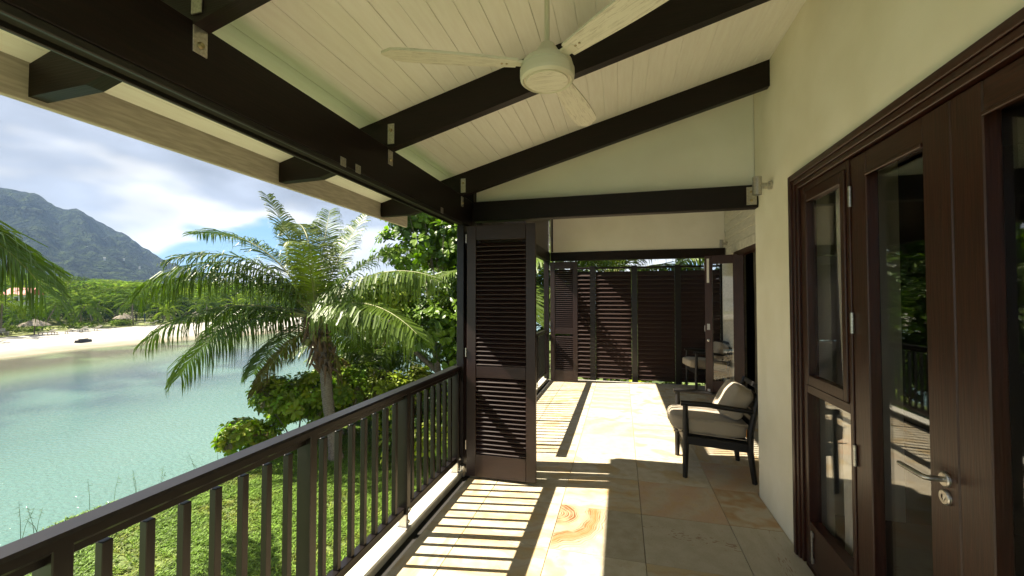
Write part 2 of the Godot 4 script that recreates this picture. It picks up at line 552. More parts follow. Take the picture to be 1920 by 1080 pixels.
func build_floor() -> void:
	var f := obj("veranda_floor", MB.new(), M.grout)
	var slab := MB.new()
	slab.span(Vector3(-1.56, -0.30, -8.40), Vector3(1.09, -0.022, 0.86))
	slab.span(Vector3(1.09, -0.30, -8.40), Vector3(1.84, -0.022, -3.86))
	f.mesh = slab.mesh()
	tag(f, "", "", "", "structure")
	rng.seed = 5
	var xs := [-1.345, -1.07, -0.465, 0.137, 0.742, 1.345, 1.84]
	var zs := []
	for k in 19: zs.append(1.46 - 0.5965 * k + 0.006)
	zs.append(-8.36)
	zs.sort()
	for i in xs.size() - 1:
		for j in zs.size() - 1:
			var x0: float = xs[i]
			var x1: float = xs[i + 1]
			var z0: float = zs[j]
			var z1: float = zs[j + 1]
			if z0 < -8.37 or z1 > 0.9 or z1 - z0 < 0.03: continue
			var zm := (z0 + z1) * 0.5
			if zm > -3.86: x1 = minf(x1, 1.088)
			if x1 - x0 < 0.03: continue
			var g := 0.0016
			var lift := rng.randf_range(-0.0012, 0.0008)
			var m := MB.new()
			var lo := Vector3(x0 + g, -0.02, z0 + g)
			var hi := Vector3(x1 - g, lift, z1 - g)
			var c := 0.0022
			var w := minf(1.0, (x1 - x0) / 0.603)
			var l := minf(1.0, (z1 - z0) / 0.5965)
			var uvs := [Vector2(0, l), Vector2(w, l), Vector2(w, 0), Vector2(0, 0)]
			var rings := absf(x0 + 0.465) < 0.01 and absf(zm + 3.01) < 0.2
			if not rings:
				for r in rng.randi() % 4: uvs.push_back(uvs.pop_front())
			m.quad(Vector3(lo.x + c, hi.y, hi.z - c), Vector3(hi.x - c, hi.y, hi.z - c), Vector3(hi.x - c, hi.y, lo.z + c), Vector3(lo.x + c, hi.y, lo.z + c), Vector3.UP, uvs[0], uvs[1], uvs[2], uvs[3])
			var top := [Vector3(lo.x + c, hi.y, hi.z - c), Vector3(hi.x - c, hi.y, hi.z - c), Vector3(hi.x - c, hi.y, lo.z + c), Vector3(lo.x + c, hi.y, lo.z + c)]
			var rim := [Vector3(lo.x, hi.y - c, hi.z), Vector3(hi.x, hi.y - c, hi.z), Vector3(hi.x, hi.y - c, lo.z), Vector3(lo.x, hi.y - c, lo.z)]
			var out := [Vector3(0, 1, 1), Vector3(1, 1, 0), Vector3(0, 1, -1), Vector3(-1, 1, 0)]
			for k in 4:
				m.quad(rim[k], rim[(k + 1) % 4], top[(k + 1) % 4], top[k], out[k])
				var d := Vector3(0, -0.018, 0)
				m.quad(rim[k] + d, rim[(k + 1) % 4] + d, rim[(k + 1) % 4], rim[k], out[k] - Vector3.UP)
			var pick: int = [0, 1, 0, 5, 2, 3, 0, 4, 8, 5, 1][rng.randi() % 11]
			# the slabs the photograph shows one by one
			if zm > -3.31 and zm < -2.71 and i == 3: pick = 7
			if zm > -2.71 and zm < -2.1 and i == 4: pick = 7
			if zm > -3.9 and zm < -3.3 and i == 3: pick = 4
			if zm > -3.9 and zm < -3.3 and i == 4: pick = 6
			if zm > -3.31 and zm < -2.71 and i == 4: pick = 7
			if zm > -3.9 and zm < -3.3 and i == 2: pick = 2
			if zm > -4.5 and zm < -3.9 and i == 4: pick = 4
			if zm > -5.1 and zm < -4.5 and i == 4: pick = 8
			if zm > -3.31 and zm < -2.71 and i == 1: pick = 2
			if zm > -2.71 and zm < -2.1 and i == 1: pick = 8
			if zm > -2.71 and zm < -2.1 and i == 2: pick = 0
			obj("tile", m, M.tile_rings if rings else M.tiles[pick], f)
	var k := obj("floor_kerb", MB.new(), M.kerb)
	var km := MB.new()
	km.box(Vector3(-1.51, -0.06, -3.73), Vector3(0.18, 0.20, 9.18), 0.010)
	k.mesh = km.mesh()
	tag(k, "", "", "", "structure")
	box("kerb_gutter", Vector3(-1.419, -0.0215, -8.3), Vector3(-1.346, -0.016, 0.85), M.shadow_gap, k, 0.0)

func build_house() -> void:
	# the plastered wall with its glazed doors
	var w := MB.new()
	w.span(Vector3(1.09, -0.3, -3.86), Vector3(1.29, 3.46, -3.07), 0.0)
	w.span(Vector3(1.09, 2.41, -3.07), Vector3(1.29, 3.46, -0.43), 0.0)
	w.span(Vector3(1.09, -0.3, -0.43), Vector3(1.29, 3.46, 0.86), 0.0)
	w.span(Vector3(1.29, -0.3, -3.86), Vector3(2.00, 3.7, -3.70), 0.0)
	var house := obj("house_wall", w, M.plaster)
	tag(house, "cream plastered veranda wall round the dark glazed doors", "wall")
	# a thin sealed joint where the gable meets this wall
	# what lies behind the glass
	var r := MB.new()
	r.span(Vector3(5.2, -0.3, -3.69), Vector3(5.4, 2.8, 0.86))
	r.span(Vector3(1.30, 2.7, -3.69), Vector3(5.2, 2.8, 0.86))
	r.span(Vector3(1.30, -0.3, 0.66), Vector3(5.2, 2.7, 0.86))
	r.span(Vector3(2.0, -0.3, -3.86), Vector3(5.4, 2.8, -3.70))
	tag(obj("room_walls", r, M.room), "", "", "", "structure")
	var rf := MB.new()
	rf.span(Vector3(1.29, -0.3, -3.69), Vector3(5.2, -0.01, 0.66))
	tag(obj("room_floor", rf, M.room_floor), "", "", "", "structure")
	# gable above the tie beam
	var g := MB.new()
	g.prism(PackedVector2Array([Vector2(-1.38, 2.552), Vector2(1.088, 2.552), Vector2(1.088, ceil_y(1.09) + 0.02), Vector2(-1.38, ceil_y(-1.38) + 0.02)]), -3.96, -3.862)
	tag(obj("gable_wall", g, M.gable), "pale triangular gable wall above the near tie beam", "wall")
	var seam := MB.new()
	seam.tube([Vector3(1.083, 2.56, -3.857), Vector3(1.083, 3.40, -3.857)], [0.005, 0.005], 6)  # sealant line down the corner of gable and wall
	tag(obj("sealed_joint", seam, M.gable), "thin sealed joint where the near gable meets the house wall", "sealed_joint")

func build_roof() -> void:
	var roof := thing("veranda_roof", "sloping veranda roof lined with cream boards on dark rafters", "roof")
	var ang := atan(SLOPE)
	var b := Basis(Vector3(0, 0, 1), ang)
	var c := cos(ang)
	# weather skin above the boards
	var sk := MB.new()
	sk.box(Vector3(1.0, ceil_y(1.0) + 0.075, -1.53), Vector3(6.62 / c, 0.10, 4.92), 0.0, b)
	obj("roof_cover", sk, M.concrete, roof)
	var x := -2.19
	var pm := []
	for k in 3:
		var m := MB.new()
		m.box(Vector3.ZERO, Vector3(0.0978 / c, 0.016, 4.86), 0.0025, b)
		pm.append(m.mesh())
	rng.seed = 8
	while x < 1.08:
		obj("plank", pm[rng.randi() % 3], M.ceiling[rng.randi() % 4], roof, Vector3(x + 0.05, ceil_y(x + 0.05) + 0.008 + rng.randf_range(-0.0006, 0.0006), -1.53))
		x += 0.0988
	var rm := MB.new()
	rm.prism(PackedVector2Array([Vector2(-2.19, 2.392), Vector2(-1.88, 2.398), Vector2(1.088, ceil_y(1.088) - 0.202), Vector2(1.088, ceil_y(1.088) - 0.002), Vector2(-2.19, ceil_y(-2.19) - 0.002)]), -0.0, -0.056)
	var raft := rm.mesh()
	var plate := MB.new()
	plate.box(Vector3(-1.357, 2.628, 0.004), Vector3(0.044, 0.125, 0.005), 0.001)
	plate.box(Vector3(-1.378, 2.500, -0.026), Vector3(0.005, 0.105, 0.050), 0.001)
	var bm := plate.mesh()
	var bolt := MB.new()
	bolt.lathe([Vector2(0.0, 0.012), Vector2(0.009, 0.010), Vector2(0.012, 0.0)], 10, Vector3(-1.357, 2.65, 0.006), Basis(Vector3.RIGHT, PI / 2))
	var bolt2 := MB.new()
	bolt2.lathe([Vector2(0.0, 0.012), Vector2(0.009, 0.010), Vector2(0.012, 0.0)], 10, Vector3(-1.376, 2.478, -0.026), Basis(Vector3(0, 0, 1), -PI / 2))
	var bo := bolt.mesh()
	var bo2 := bolt2.mesh()
	for z in [-3.46, -2.255, -1.05, 0.155]:
		var o := obj("rafter", raft, M.wood_x, roof, Vector3(0, 0, z))
		obj("bracket", bm, M.steel, o)
		obj("bolt", bo, M.brass, o)
		obj("bolt", bo2, M.brass, o)
	box("fascia", Vector3(-2.225, 2.375, -3.98), Vector3(-2.195, 2.60, 0.9), M.fascia, roof, 0.003)
	box("roof_edge", Vector3(-2.30, 2.50, -3.99), Vector3(-2.226, 2.63, 0.91), M.concrete, roof, 0.01)
	# the beam that carries the rafters
	var bt := thing("eave_beam", "long dark timber beam under the rafters above the railing", "beam")
	box("beam", Vector3(-1.48, 2.31, -3.76), Vector3(-1.38, 2.552, 0.9), M.wood_z, bt, 0.004)
	for e in [[-1.396, -1.380], [-1.476, -1.462]]:
		box("track", Vector3(e[0], 2.283, -3.5), Vector3(e[1], 2.309, 0.89), M.track, bt, 0.003)
	box("track", Vector3(-1.461, 2.301, -3.5), Vector3(-1.397, 2.3095, 0.89), M.shadow_gap, bt, 0.0)
	for z in [-1.83, -1.955, -3.05]:
		box("clip", Vector3(-1.3795, 2.300, z - 0.022), Vector3(-1.3755, 2.345, z + 0.022), M.steel, bt, 0.001)
	# tie beam
	var t := thing("tie_beam", "dark horizontal tie beam closing the foot of the gable", "beam")
	box("beam", Vector3(-1.372, 2.362, -3.86), Vector3(1.088, 2.550, -3.765), M.wood_x, t, 0.004)
	box("bracket", Vector3(1.00, 2.385, -3.764), Vector3(1.075, 2.53, -3.758), M.steel, t, 0.001)
	for y in [2.42, 2.49]:
		var m := MB.new()
		m.lathe([Vector2(0, 0.012), Vector2(0.009, 0.01), Vector2(0.012, 0)], 10, Vector3(1.035, y, -3.758), Basis(Vector3.RIGHT, PI / 2))
		obj("bolt", m, M.brass, t)
	var p := thing("corner_post", "dark square post between the railing end and the near shutter", "post")
	box("post", Vector3(-1.475, 0.04, -3.70), Vector3(-1.405, 2.305, -3.60), M.rail, p, 0.004)
	box("king_post", Vector3(-1.476, 0.04, -3.86), Vector3(-1.374, 2.70, -3.766), M.wood_y, p, 0.004)
	box("foot", Vector3(-1.425, 0.0, -3.62), Vector3(-1.385, 0.105, -3.57), M.steel, p, 0.006)

func build_railing() -> void:
	var pitch := 0.1155
	for part in 2:
		var zn := 0.85 if part == 0 else -4.12      # near end
		var zf := -3.60 if part == 0 else -8.12     # far end
		var r := thing("railing", "dark railing with square balusters running beside the near floor" if part == 0 else "far stretch of dark railing beyond the near shutter", "railing")
		var m := MB.new()
		m.box(Vector3(-1.468, 0.9775, (zn + zf) * 0.5), Vector3(0.090, 0.045, zn - zf), 0.010)
		obj("handrail", m, M.rail, r)
		box("top_rail", Vector3(-1.482, 0.925, zf), Vector3(-1.450, 0.954, zn), M.rail, r, 0.002)
		box("bottom_rail", Vector3(-1.492, 0.135, zf), Vector3(-1.440, 0.185, zn), M.rail, r, 0.003)
		var bm := MB.new()
		bm.box(Vector3.ZERO, Vector3(0.030, 0.731, 0.028), 0.002)
		var bmesh := bm.mesh()
		var pm := MB.new()
		pm.box(Vector3(0, 0.01, 0), Vector3(0.078, 0.84, 0.046), 0.003)
		var pmesh := pm.mesh()
		var fm := MB.new()
		fm.box(Vector3(0.0, 0.090, 0), Vector3(0.062, 0.095, 0.030), 0.004)
		fm.box(Vector3(0.0, 0.045, 0), Vector3(0.085, 0.010, 0.060), 0.003)
		var fmesh := fm.mesh()
		var bo := MB.new()
		bo.lathe([Vector2(0, 0.014), Vector2(0.010, 0.011), Vector2(0.014, 0)], 8, Vector3(0.042, 0.17, 0), Basis(Vector3(0, 0, 1), -PI / 2))
		var bp := MB.new()
		bp.lathe([Vector2(0, 0.014), Vector2(0.010, 0.011), Vector2(0.014, 0)], 8, Vector3(0.033, 0.085, 0), Basis(Vector3(0, 0, 1), -PI / 2))
		var bolts := bo.mesh()
		var bolts2 := bp.mesh()
		var k := 0
		var z := -0.775 + pitch * 24.0
		while z > zf + 0.03:
			if z < zn - 0.02:
				if (k % 8) == 0:
					var p := obj("post", pmesh, M.rail, r, Vector3(-1.462, 0.55, z))
					obj("foot", fmesh, M.steel, p, Vector3(0, -0.55, 0))
					obj("bolt", bolts, M.steel, p, Vector3(0, -0.55, 0))
					obj("bolt", bolts2, M.steel, p, Vector3(0, -0.55, 0))
				else:
					obj("baluster", bmesh, M.rail, r, Vector3(-1.466, 0.55, z))
			z -= pitch
			k += 1

func shutter(called: String, label: String, group: String, x0: float, x1: float, z: float, y1: float, slats: bool) -> Node3D:
	var s := thing(called, label, "shutter", Vector3(x0, 0, z), 0, group)
	var w := x1 - x0
	var st := 0.088
	var th := 0.042
	var y0 := 0.022
	for e in [[0.0, st], [w - st, w]]:
		box("stile", Vector3(e[0], y0, -th), Vector3(e[1], y1, 0), M.shutter, s, 0.004)
	var mid := y0 + (y1 - y0) * 0.415
	for e in [[y0, y0 + 0.20], [mid - 0.055, mid + 0.055], [y1 - 0.135, y1]]:
		box("rail", Vector3(st + 0.0005, e[0], -th + 0.002), Vector3(w - st - 0.0005, e[1], -0.002), M.shutter, s, 0.003)
	var sm := MB.new()
	sm.box(Vector3.ZERO, Vector3(w - 2 * st - 0.002, 0.009, 0.052), 0.002, Basis(Vector3.RIGHT, deg_to_rad(42)))
	var mesh := sm.mesh()
	for e in [[y0 + 0.215, mid - 0.065], [mid + 0.065, y1 - 0.145]]:
		var y: float = e[0] + 0.012
		while y < e[1] - 0.008:
			obj("slat", mesh, M.shutter, s, Vector3(w * 0.5, y, -th * 0.5))
			y += 0.0395
	for y in [0.30, 1.13, y1 - 0.12]:
		var h := MB.new()
		h.tube([Vector3(-0.006, y - 0.04, 0.003), Vector3(-0.006, y + 0.04, 0.003)], [0.006, 0.006], 8)
		obj("hinge", h, M.steel, s)
	return s

func build_shutters() -> void:
	shutter("louvred_shutter", "tall dark louvred shutter standing open across the near railing end", "louvred shutters", -1.36, -0.722, -3.56, 2.285, true)
	shutter("louvred_shutter", "second louvred shutter folded just behind the near one", "louvred shutters", -1.36, -0.835, -3.97, 2.285, true)
	shutter("louvred_shutter", "unseen third louvred shutter added between the others to close the light gap", "louvred shutters", -1.36, -0.80, -3.715, 2.285, true)  # added leaf, out of view; narrows the light streaks on the floor
	shutter("louvred_shutter", "sunlit reddish louvred shutter at the far end of the veranda", "louvred shutters", -1.345, -0.815, -8.10, 2.335, true)
	var p := thing("bay_post", "dark square post at the hinge of the far sunlit shutter", "post")
	box("post", Vector3(-1.48, 0.04, -8.22), Vector3(-1.385, 2.40, -8.13), M.wood_y, p, 0.004)
	# the louvred screen that closes the far end
	var s := thing("louvre_screen", "wide dark louvred screen of four panels closing the far end", "screen")
	var posts := [-0.97, -0.56, 0.26, 1.075, 1.89]
	for x in posts:
		box("post", Vector3(x - 0.055, -0.10, -8.74), Vector3(x + 0.055, 2.285, -8.66), M.rail, s, 0.004)
	box("rail", Vector3(-0.91, 2.225, -8.735), Vector3(1.835, 2.262, -8.665), M.wood_x, s, 0.003)
	for k in 4:
		var a: float = posts[k] + 0.058
		var c: float = posts[k + 1] - 0.058
		var sm := MB.new()
		sm.box(Vector3.ZERO, Vector3(c - a, 0.112, 0.012), 0.002, Basis(Vector3.RIGHT, deg_to_rad(-34)))
		var mesh := sm.mesh()
		var y := 0.045
		while y < 2.20:
			obj("slat", mesh, M.screen, s, Vector3((a + c) * 0.5, y, -8.70))
			y += 0.0865
	var base := MB.new()
	base.span(Vector3(-1.4, -0.3, -8.60), Vector3(1.9, -0.035, -8.41))
	tag(obj("floor_edge", base, M.concrete), "", "", "", "structure")

func build_far_unit() -> void:
	var b := thing("far_beam", "dark side beam with battens above the far railing", "beam")
	box("beam", Vector3(-1.475, 2.36, -8.30), Vector3(-1.375, 2.545, -4.02), M.wood_z, b, 0.004)
	box("board", Vector3(-1.44, 2.546, -8.30), Vector3(-1.395, 3.44, -6.15), M.shutter, b, 0.003)
	var m := MB.new()
	m.box(Vector3.ZERO, Vector3(0.045, 0.894, 0.024), 0.002)
	var bat := m.mesh()
	var z := -4.06
	while z > -6.13:
		obj("batten", bat, M.wood_y, b, Vector3(-1.42, 2.993, z))
		z -= 0.062
	var g := MB.new()
	g.span(Vector3(-1.375, 2.545, -8.40), Vector3(1.84, 3.50, -8.30))
	tag(obj("far_gable", g, M.gable), "pale upper wall above the lintel at the far end", "wall")
	var l := thing("far_lintel", "dark lintel over the louvred screen at the far end", "beam")
	box("beam", Vector3(-1.372, 2.372, -8.41), Vector3(1.838, 2.543, -8.285), M.wood_x, l, 0.004)
	var gp := MB.new()
	gp.box(Vector3(-1.335, 3.0, -8.283), Vector3(0.03, 0.9, 0.02), 0.003)
	obj("trim", gp, M.wood_y, l)
	var fr := MB.new()
	fr.span(Vector3(-1.6, 3.45, -8.6), Vector3(5.4, 3.6, -3.965))
	tag(obj("far_roof", fr, M.concrete), "flat roof over the far part of the veranda", "roof")
	# set-back wall with clapboards above its doorway
	var w := MB.new()
	w.span(Vector3(1.855, -0.3, -8.60), Vector3(2.0, 3.45, -7.62))
	w.span(Vector3(1.855, 2.36, -7.62), Vector3(2.0, 3.45, -4.6))
	w.span(Vector3(1.855, -0.3, -4.6), Vector3(2.0, 3.45, -3.861))
	var fw := obj("set_back_wall", w, M.white_board)
	tag(fw, "set-back pale wall with lapped boards above the far doorway", "wall")
	var y := 2.535
	var cb := MB.new()
	cb.box(Vector3.ZERO, Vector3(0.016, 0.150, 4.40), 0.002, Basis(Vector3(0, 0, 1), deg_to_rad(-8)))
	var cbm := cb.mesh()
	while y < 3.40:
		obj("clapboard", cbm, M.white_board, fw, Vector3(1.846, y + 0.075, -6.08))
		y += 0.145
	box("door_header", Vector3(1.815, 2.39, -7.75), Vector3(1.854, 2.53, -4.45), M.kerb, fw, 0.003)
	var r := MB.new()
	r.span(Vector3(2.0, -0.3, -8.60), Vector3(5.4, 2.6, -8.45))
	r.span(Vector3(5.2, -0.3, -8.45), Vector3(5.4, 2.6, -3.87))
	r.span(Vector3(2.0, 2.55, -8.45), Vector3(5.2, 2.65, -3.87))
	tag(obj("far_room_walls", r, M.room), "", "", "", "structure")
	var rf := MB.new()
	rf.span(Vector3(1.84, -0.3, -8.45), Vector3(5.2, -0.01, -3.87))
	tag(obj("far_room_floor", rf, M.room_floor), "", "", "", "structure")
	# opened glazed leaf, hinged at the set-back doorway and swung out
	var d := thing("glazed_door_leaf", "narrow red-brown glazed door leaf standing open beside the far chair", "door", Vector3(1.885, 0, -7.30), deg_to_rad(-21.6))
	var w0 := -0.575
	box("stile", Vector3(w0, 0.02, -0.045), Vector3(w0 + 0.115, 2.33, 0), M.door_y, d, 0.004)
	box("stile", Vector3(-0.155, 0.02, -0.045), Vector3(0, 2.33, 0), M.door_y, d, 0.004)
	for e in [[0.02, 0.27], [2.19, 2.33]]:
		box("rail", Vector3(w0 + 0.1155, e[0], -0.043), Vector3(-0.1555, e[1], -0.002), M.door_z, d, 0.003)
	box("glass", Vector3(w0 + 0.113, 0.268, -0.025), Vector3(-0.153, 2.192, -0.019), M.glass, d, 0.0)
	box("door_bolt", Vector3(w0 + 0.035, 1.88, 0.0005), Vector3(w0 + 0.072, 2.28, 0.012), M.white, d, 0.003)
	box("lock_plate", Vector3(w0 + 0.03, 1.10, 0.0005), Vector3(w0 + 0.075, 1.20, 0.008), M.steel, d, 0.003)
	box("foot_bolt", Vector3(w0 + 0.03, 0.05, 0.0005), Vector3(w0 + 0.07, 0.13, 0.014), M.white, d, 0.003)
	var kn := MB.new()
	kn.lathe([Vector2(0, 0.03), Vector2(0.02, 0.026), Vector2(0.022, 0.0)], 12, Vector3(w0 + 0.05, 0.93, 0), Basis(Vector3.RIGHT, PI / 2))
	obj("knob", kn, M.steel, d)
	for yy in [2.14, 1.12, 0.14]:
		box("hinge", Vector3(w0 - 0.014, yy - 0.05, -0.035), Vector3(w0 - 0.0005, yy + 0.05, -0.008), M.steel, d, 0.002)
	# a second leaf behind it, folded at right angles along the wall
	var jamb := thing("far_door_frame", "dark timber frame of the far doorway in the set-back wall", "door frame")
	box("jamb", Vector3(1.815, 0.0, -7.62), Vector3(1.92, 2.388, -7.54), M.door_y, jamb, 0.003)
	box("jamb", Vector3(1.815, 0.0, -4.68), Vector3(1.92, 2.388, -4.60), M.door_y, jamb, 0.003)
	box("head", Vector3(1.815, 2.31, -7.539), Vector3(1.92, 2.388, -4.681), M.door_z, jamb, 0.003)
	var cu := curtain(2.05, -7.3, -6.2, 2.5, 0.055, 14)
	tag(obj("curtain", cu, M.dark_curtain), "dim brown curtain hanging inside the far doorway", "curtain")

func curtain(x: float, za: float, zb: float, top: float, deep: float, folds: int) -> MB:
	var m := MB.new()
	var rows := []
	for i in 13:
		var row := []
		var y := 0.02 + (top - 0.02) * i / 12.0
		for k in folds * 8 + 1:
			var t := float(k) / (folds * 8)
			var pinch := 1.0 - 0.12 * sin(PI * i / 12.0)
			row.append(Vector3(x + deep * sin(TAU * folds * t + 0.6 * sin(i * 0.5)) * (0.55 + 0.45 * sin(t * 17.0)), y, lerpf(za, zb, 0.5 + (t - 0.5) * pinch)))
		rows.append(row)
	m.grid(rows)
	return m

func build_doors() -> void:
	var f := thing("door_frame", "dark moulded timber frame round the near glazed doors", "door frame")
	# stepped architrave
	for e in [[0.0, 0.038, 1.058], [0.0385, 0.068, 1.068], [0.0685, 0.098, 1.078]]:
		box("architrave", Vector3(e[2], 0.0, -3.07 + e[0]), Vector3(1.16, 2.41 - e[0], -3.07 + e[1]), M.door_y, f, 0.003)
		box("architrave", Vector3(e[2], 0.0, -0.43 - e[1]), Vector3(1.16, 2.41 - e[0], -0.43 - e[0]), M.door_y, f, 0.003)
		box("architrave", Vector3(e[2], 2.41 - e[1], -3.07 + e[1] + 0.0003), Vector3(1.16, 2.41 - e[0], -0.43 - e[1] - 0.0003), M.door_z, f, 0.003)
	box("threshold", Vector3(1.092, -0.02, -2.97), Vector3(1.28, 0.022, -0.53), M.door_z, f, 0.003)
	# side light: a small casement above, fixed glass below
	for k in 2:
		var za := -2.970 if k == 0 else -1.105
		var zb := za + 0.575
		var s := thing("side_light", "narrow side window with a small casement over fixed glass" if k == 0 else "narrow side window at the near end of the door set", "window")
		var a := za + 0.0005
		for e in [[a, a + 0.05], [zb - 0.03, zb]]:
			box("jamb", Vector3(1.092, 0.023, e[0]), Vector3(1.160, 2.31, e[1]), M.door_y, s, 0.003)
		var i0 := a + 0.0505
		var i1 := zb - 0.0305
		box("bottom_rail", Vector3(1.094, 0.023, i0), Vector3(1.158, 0.275, i1), M.door_z, s, 0.003)
		box("mid_rail", Vector3(1.094, 1.048, i0), Vector3(1.158, 1.098, i1), M.door_z, s, 0.003)
		box("head_rail", Vector3(1.094, 2.27, i0), Vector3(1.158, 2.31, i1), M.door_z, s, 0.003)
		box("glass", Vector3(1.140, 0.275, i0), Vector3(1.146, 1.048, i1), M.glass, s, 0.0)
		var c := obj("casement", MB.new(), M.door_y, s)
		var cm := MB.new()
		var j0 := i0 + 0.004
		var j1 := i1 - 0.004
		for e in [[j0, j0 + 0.042], [j1 - 0.042, j1]]:
			cm.span(Vector3(1.084, 1.102, e[0]), Vector3(1.13, 2.266, e[1]), 0.004)
		for e in [[1.102, 1.160], [2.206, 2.266]]:
			cm.span(Vector3(1.085, e[0], j0 + 0.0425), Vector3(1.129, e[1], j1 - 0.0425), 0.003)
		c.mesh = cm.mesh()
		box("glass", Vector3(1.108, 1.158, j0 + 0.040), Vector3(1.114, 2.208, j1 - 0.040), M.glass, c, 0.0)
		if k == 0:
			var bl := MB.new()
			bl.tube([Vector3(1.086, 0.05, za + 0.10), Vector3(1.086, 0.24, za + 0.10)], [0.006, 0.006], 8)
			bl.box(Vector3(1.088, 0.22, za + 0.10), Vector3(0.012, 0.03, 0.024), 0.003)
			bl.box(Vector3(1.088, 0.07, za + 0.10), Vector3(0.012, 0.03, 0.024), 0.003)
			obj("door_bolt", bl, M.steel, s)
	# the pair of glazed doors
	for k in 2:
		var d0 := -2.392 if k == 0 else -1.7485
		var d1 := -1.7515 if k == 0 else -1.108
		var d := thing("glazed_door", "left leaf of the near glazed doors carrying the lever handle" if k == 0 else "right leaf of the near glazed doors at the picture edge", "door")
		var l0 := 0.130
		var l1 := 0.138
		box("stile", Vector3(1.098, 0.026, d0), Vector3(1.148, 2.305, d0 + l0), M.door_y, d, 0.004)
		box("stile", Vector3(1.098, 0.026, d1 - l1), Vector3(1.148, 2.305, d1), M.door_y, d, 0.004)
		box("rail", Vector3(1.100, 0.026, d0 + l0 + 0.0005), Vector3(1.146, 0.22, d1 - l1 - 0.0005), M.door_z, d, 0.003)
		box("rail", Vector3(1.100, 2.205, d0 + l0 + 0.0005), Vector3(1.146, 2.305, d1 - l1 - 0.0005), M.door_z, d, 0.003)
		box("glass", Vector3(1.136, 0.215, d0 + l0 - 0.004), Vector3(1.142, 2.21, d1 - l1 + 0.004), M.glass, d, 0.0)
		var bead := MB.new()
		bead.span(Vector3(1.092, 2.190, d0 + l0), Vector3(1.104, 2.206, d1 - l1), 0.003)
		bead.span(Vector3(1.092, 0.219, d0 + l0), Vector3(1.104, 0.235, d1 - l1), 0.003)
		obj("bead", bead, M.door_z, d)
		for y in [0.86, 1.50, 2.12]:
			var h := MB.new()
			var hz := -2.385 if k == 0 else d1 + 0.002
			h.tube([Vector3(1.090, y - 0.05, hz), Vector3(1.090, y + 0.05, hz)], [0.0085, 0.0085], 10)
			obj("hinge", h, M.steel, d)
		if k == 0:
			var b := Basis(Vector3(0, 0, 1), PI / 2)
			var hd := MB.new()
			hd.lathe([Vector2(0.0, 0.009), Vector2(0.022, 0.009), Vector2(0.026, 0.006), Vector2(0.027, 0.0)], 24, Vector3(1.098, 0.985, -1.812), b)
			var ha := obj("handle", hd, M.steel, d)
			var lv := MB.new()
			lv.tube([Vector3(1.095, 0.985, -1.812), Vector3(1.052, 0.985, -1.812), Vector3(1.042, 0.985, -1.818), Vector3(1.038, 0.985, -1.83), Vector3(1.036, 0.985, -1.95)], [0.0095, 0.0095, 0.0095, 0.0095, 0.009], 12)
			obj("lever", lv, M.steel, ha)
			var ky := MB.new()
			ky.lathe([Vector2(0.011, 0.009), Vector2(0.022, 0.009), Vector2(0.026, 0.006), Vector2(0.027, 0.0)], 24, Vector3(1.098, 0.923, -1.812), b)
			ky.box(Vector3(1.093, 0.926, -1.812), Vector3(0.008, 0.018, 0.010), 0.002)
			ky.box(Vector3(1.093, 0.913, -1.812), Vector3(0.008, 0.014, 0.005), 0.001)
			obj("keyhole", ky, M.steel, d)
	var cu := curtain(1.235, -2.84, -2.655, 2.62, 0.03, 3)
	tag(obj("curtain", cu, M.curtain), "pale curtain hanging inside the near side window", "curtain")

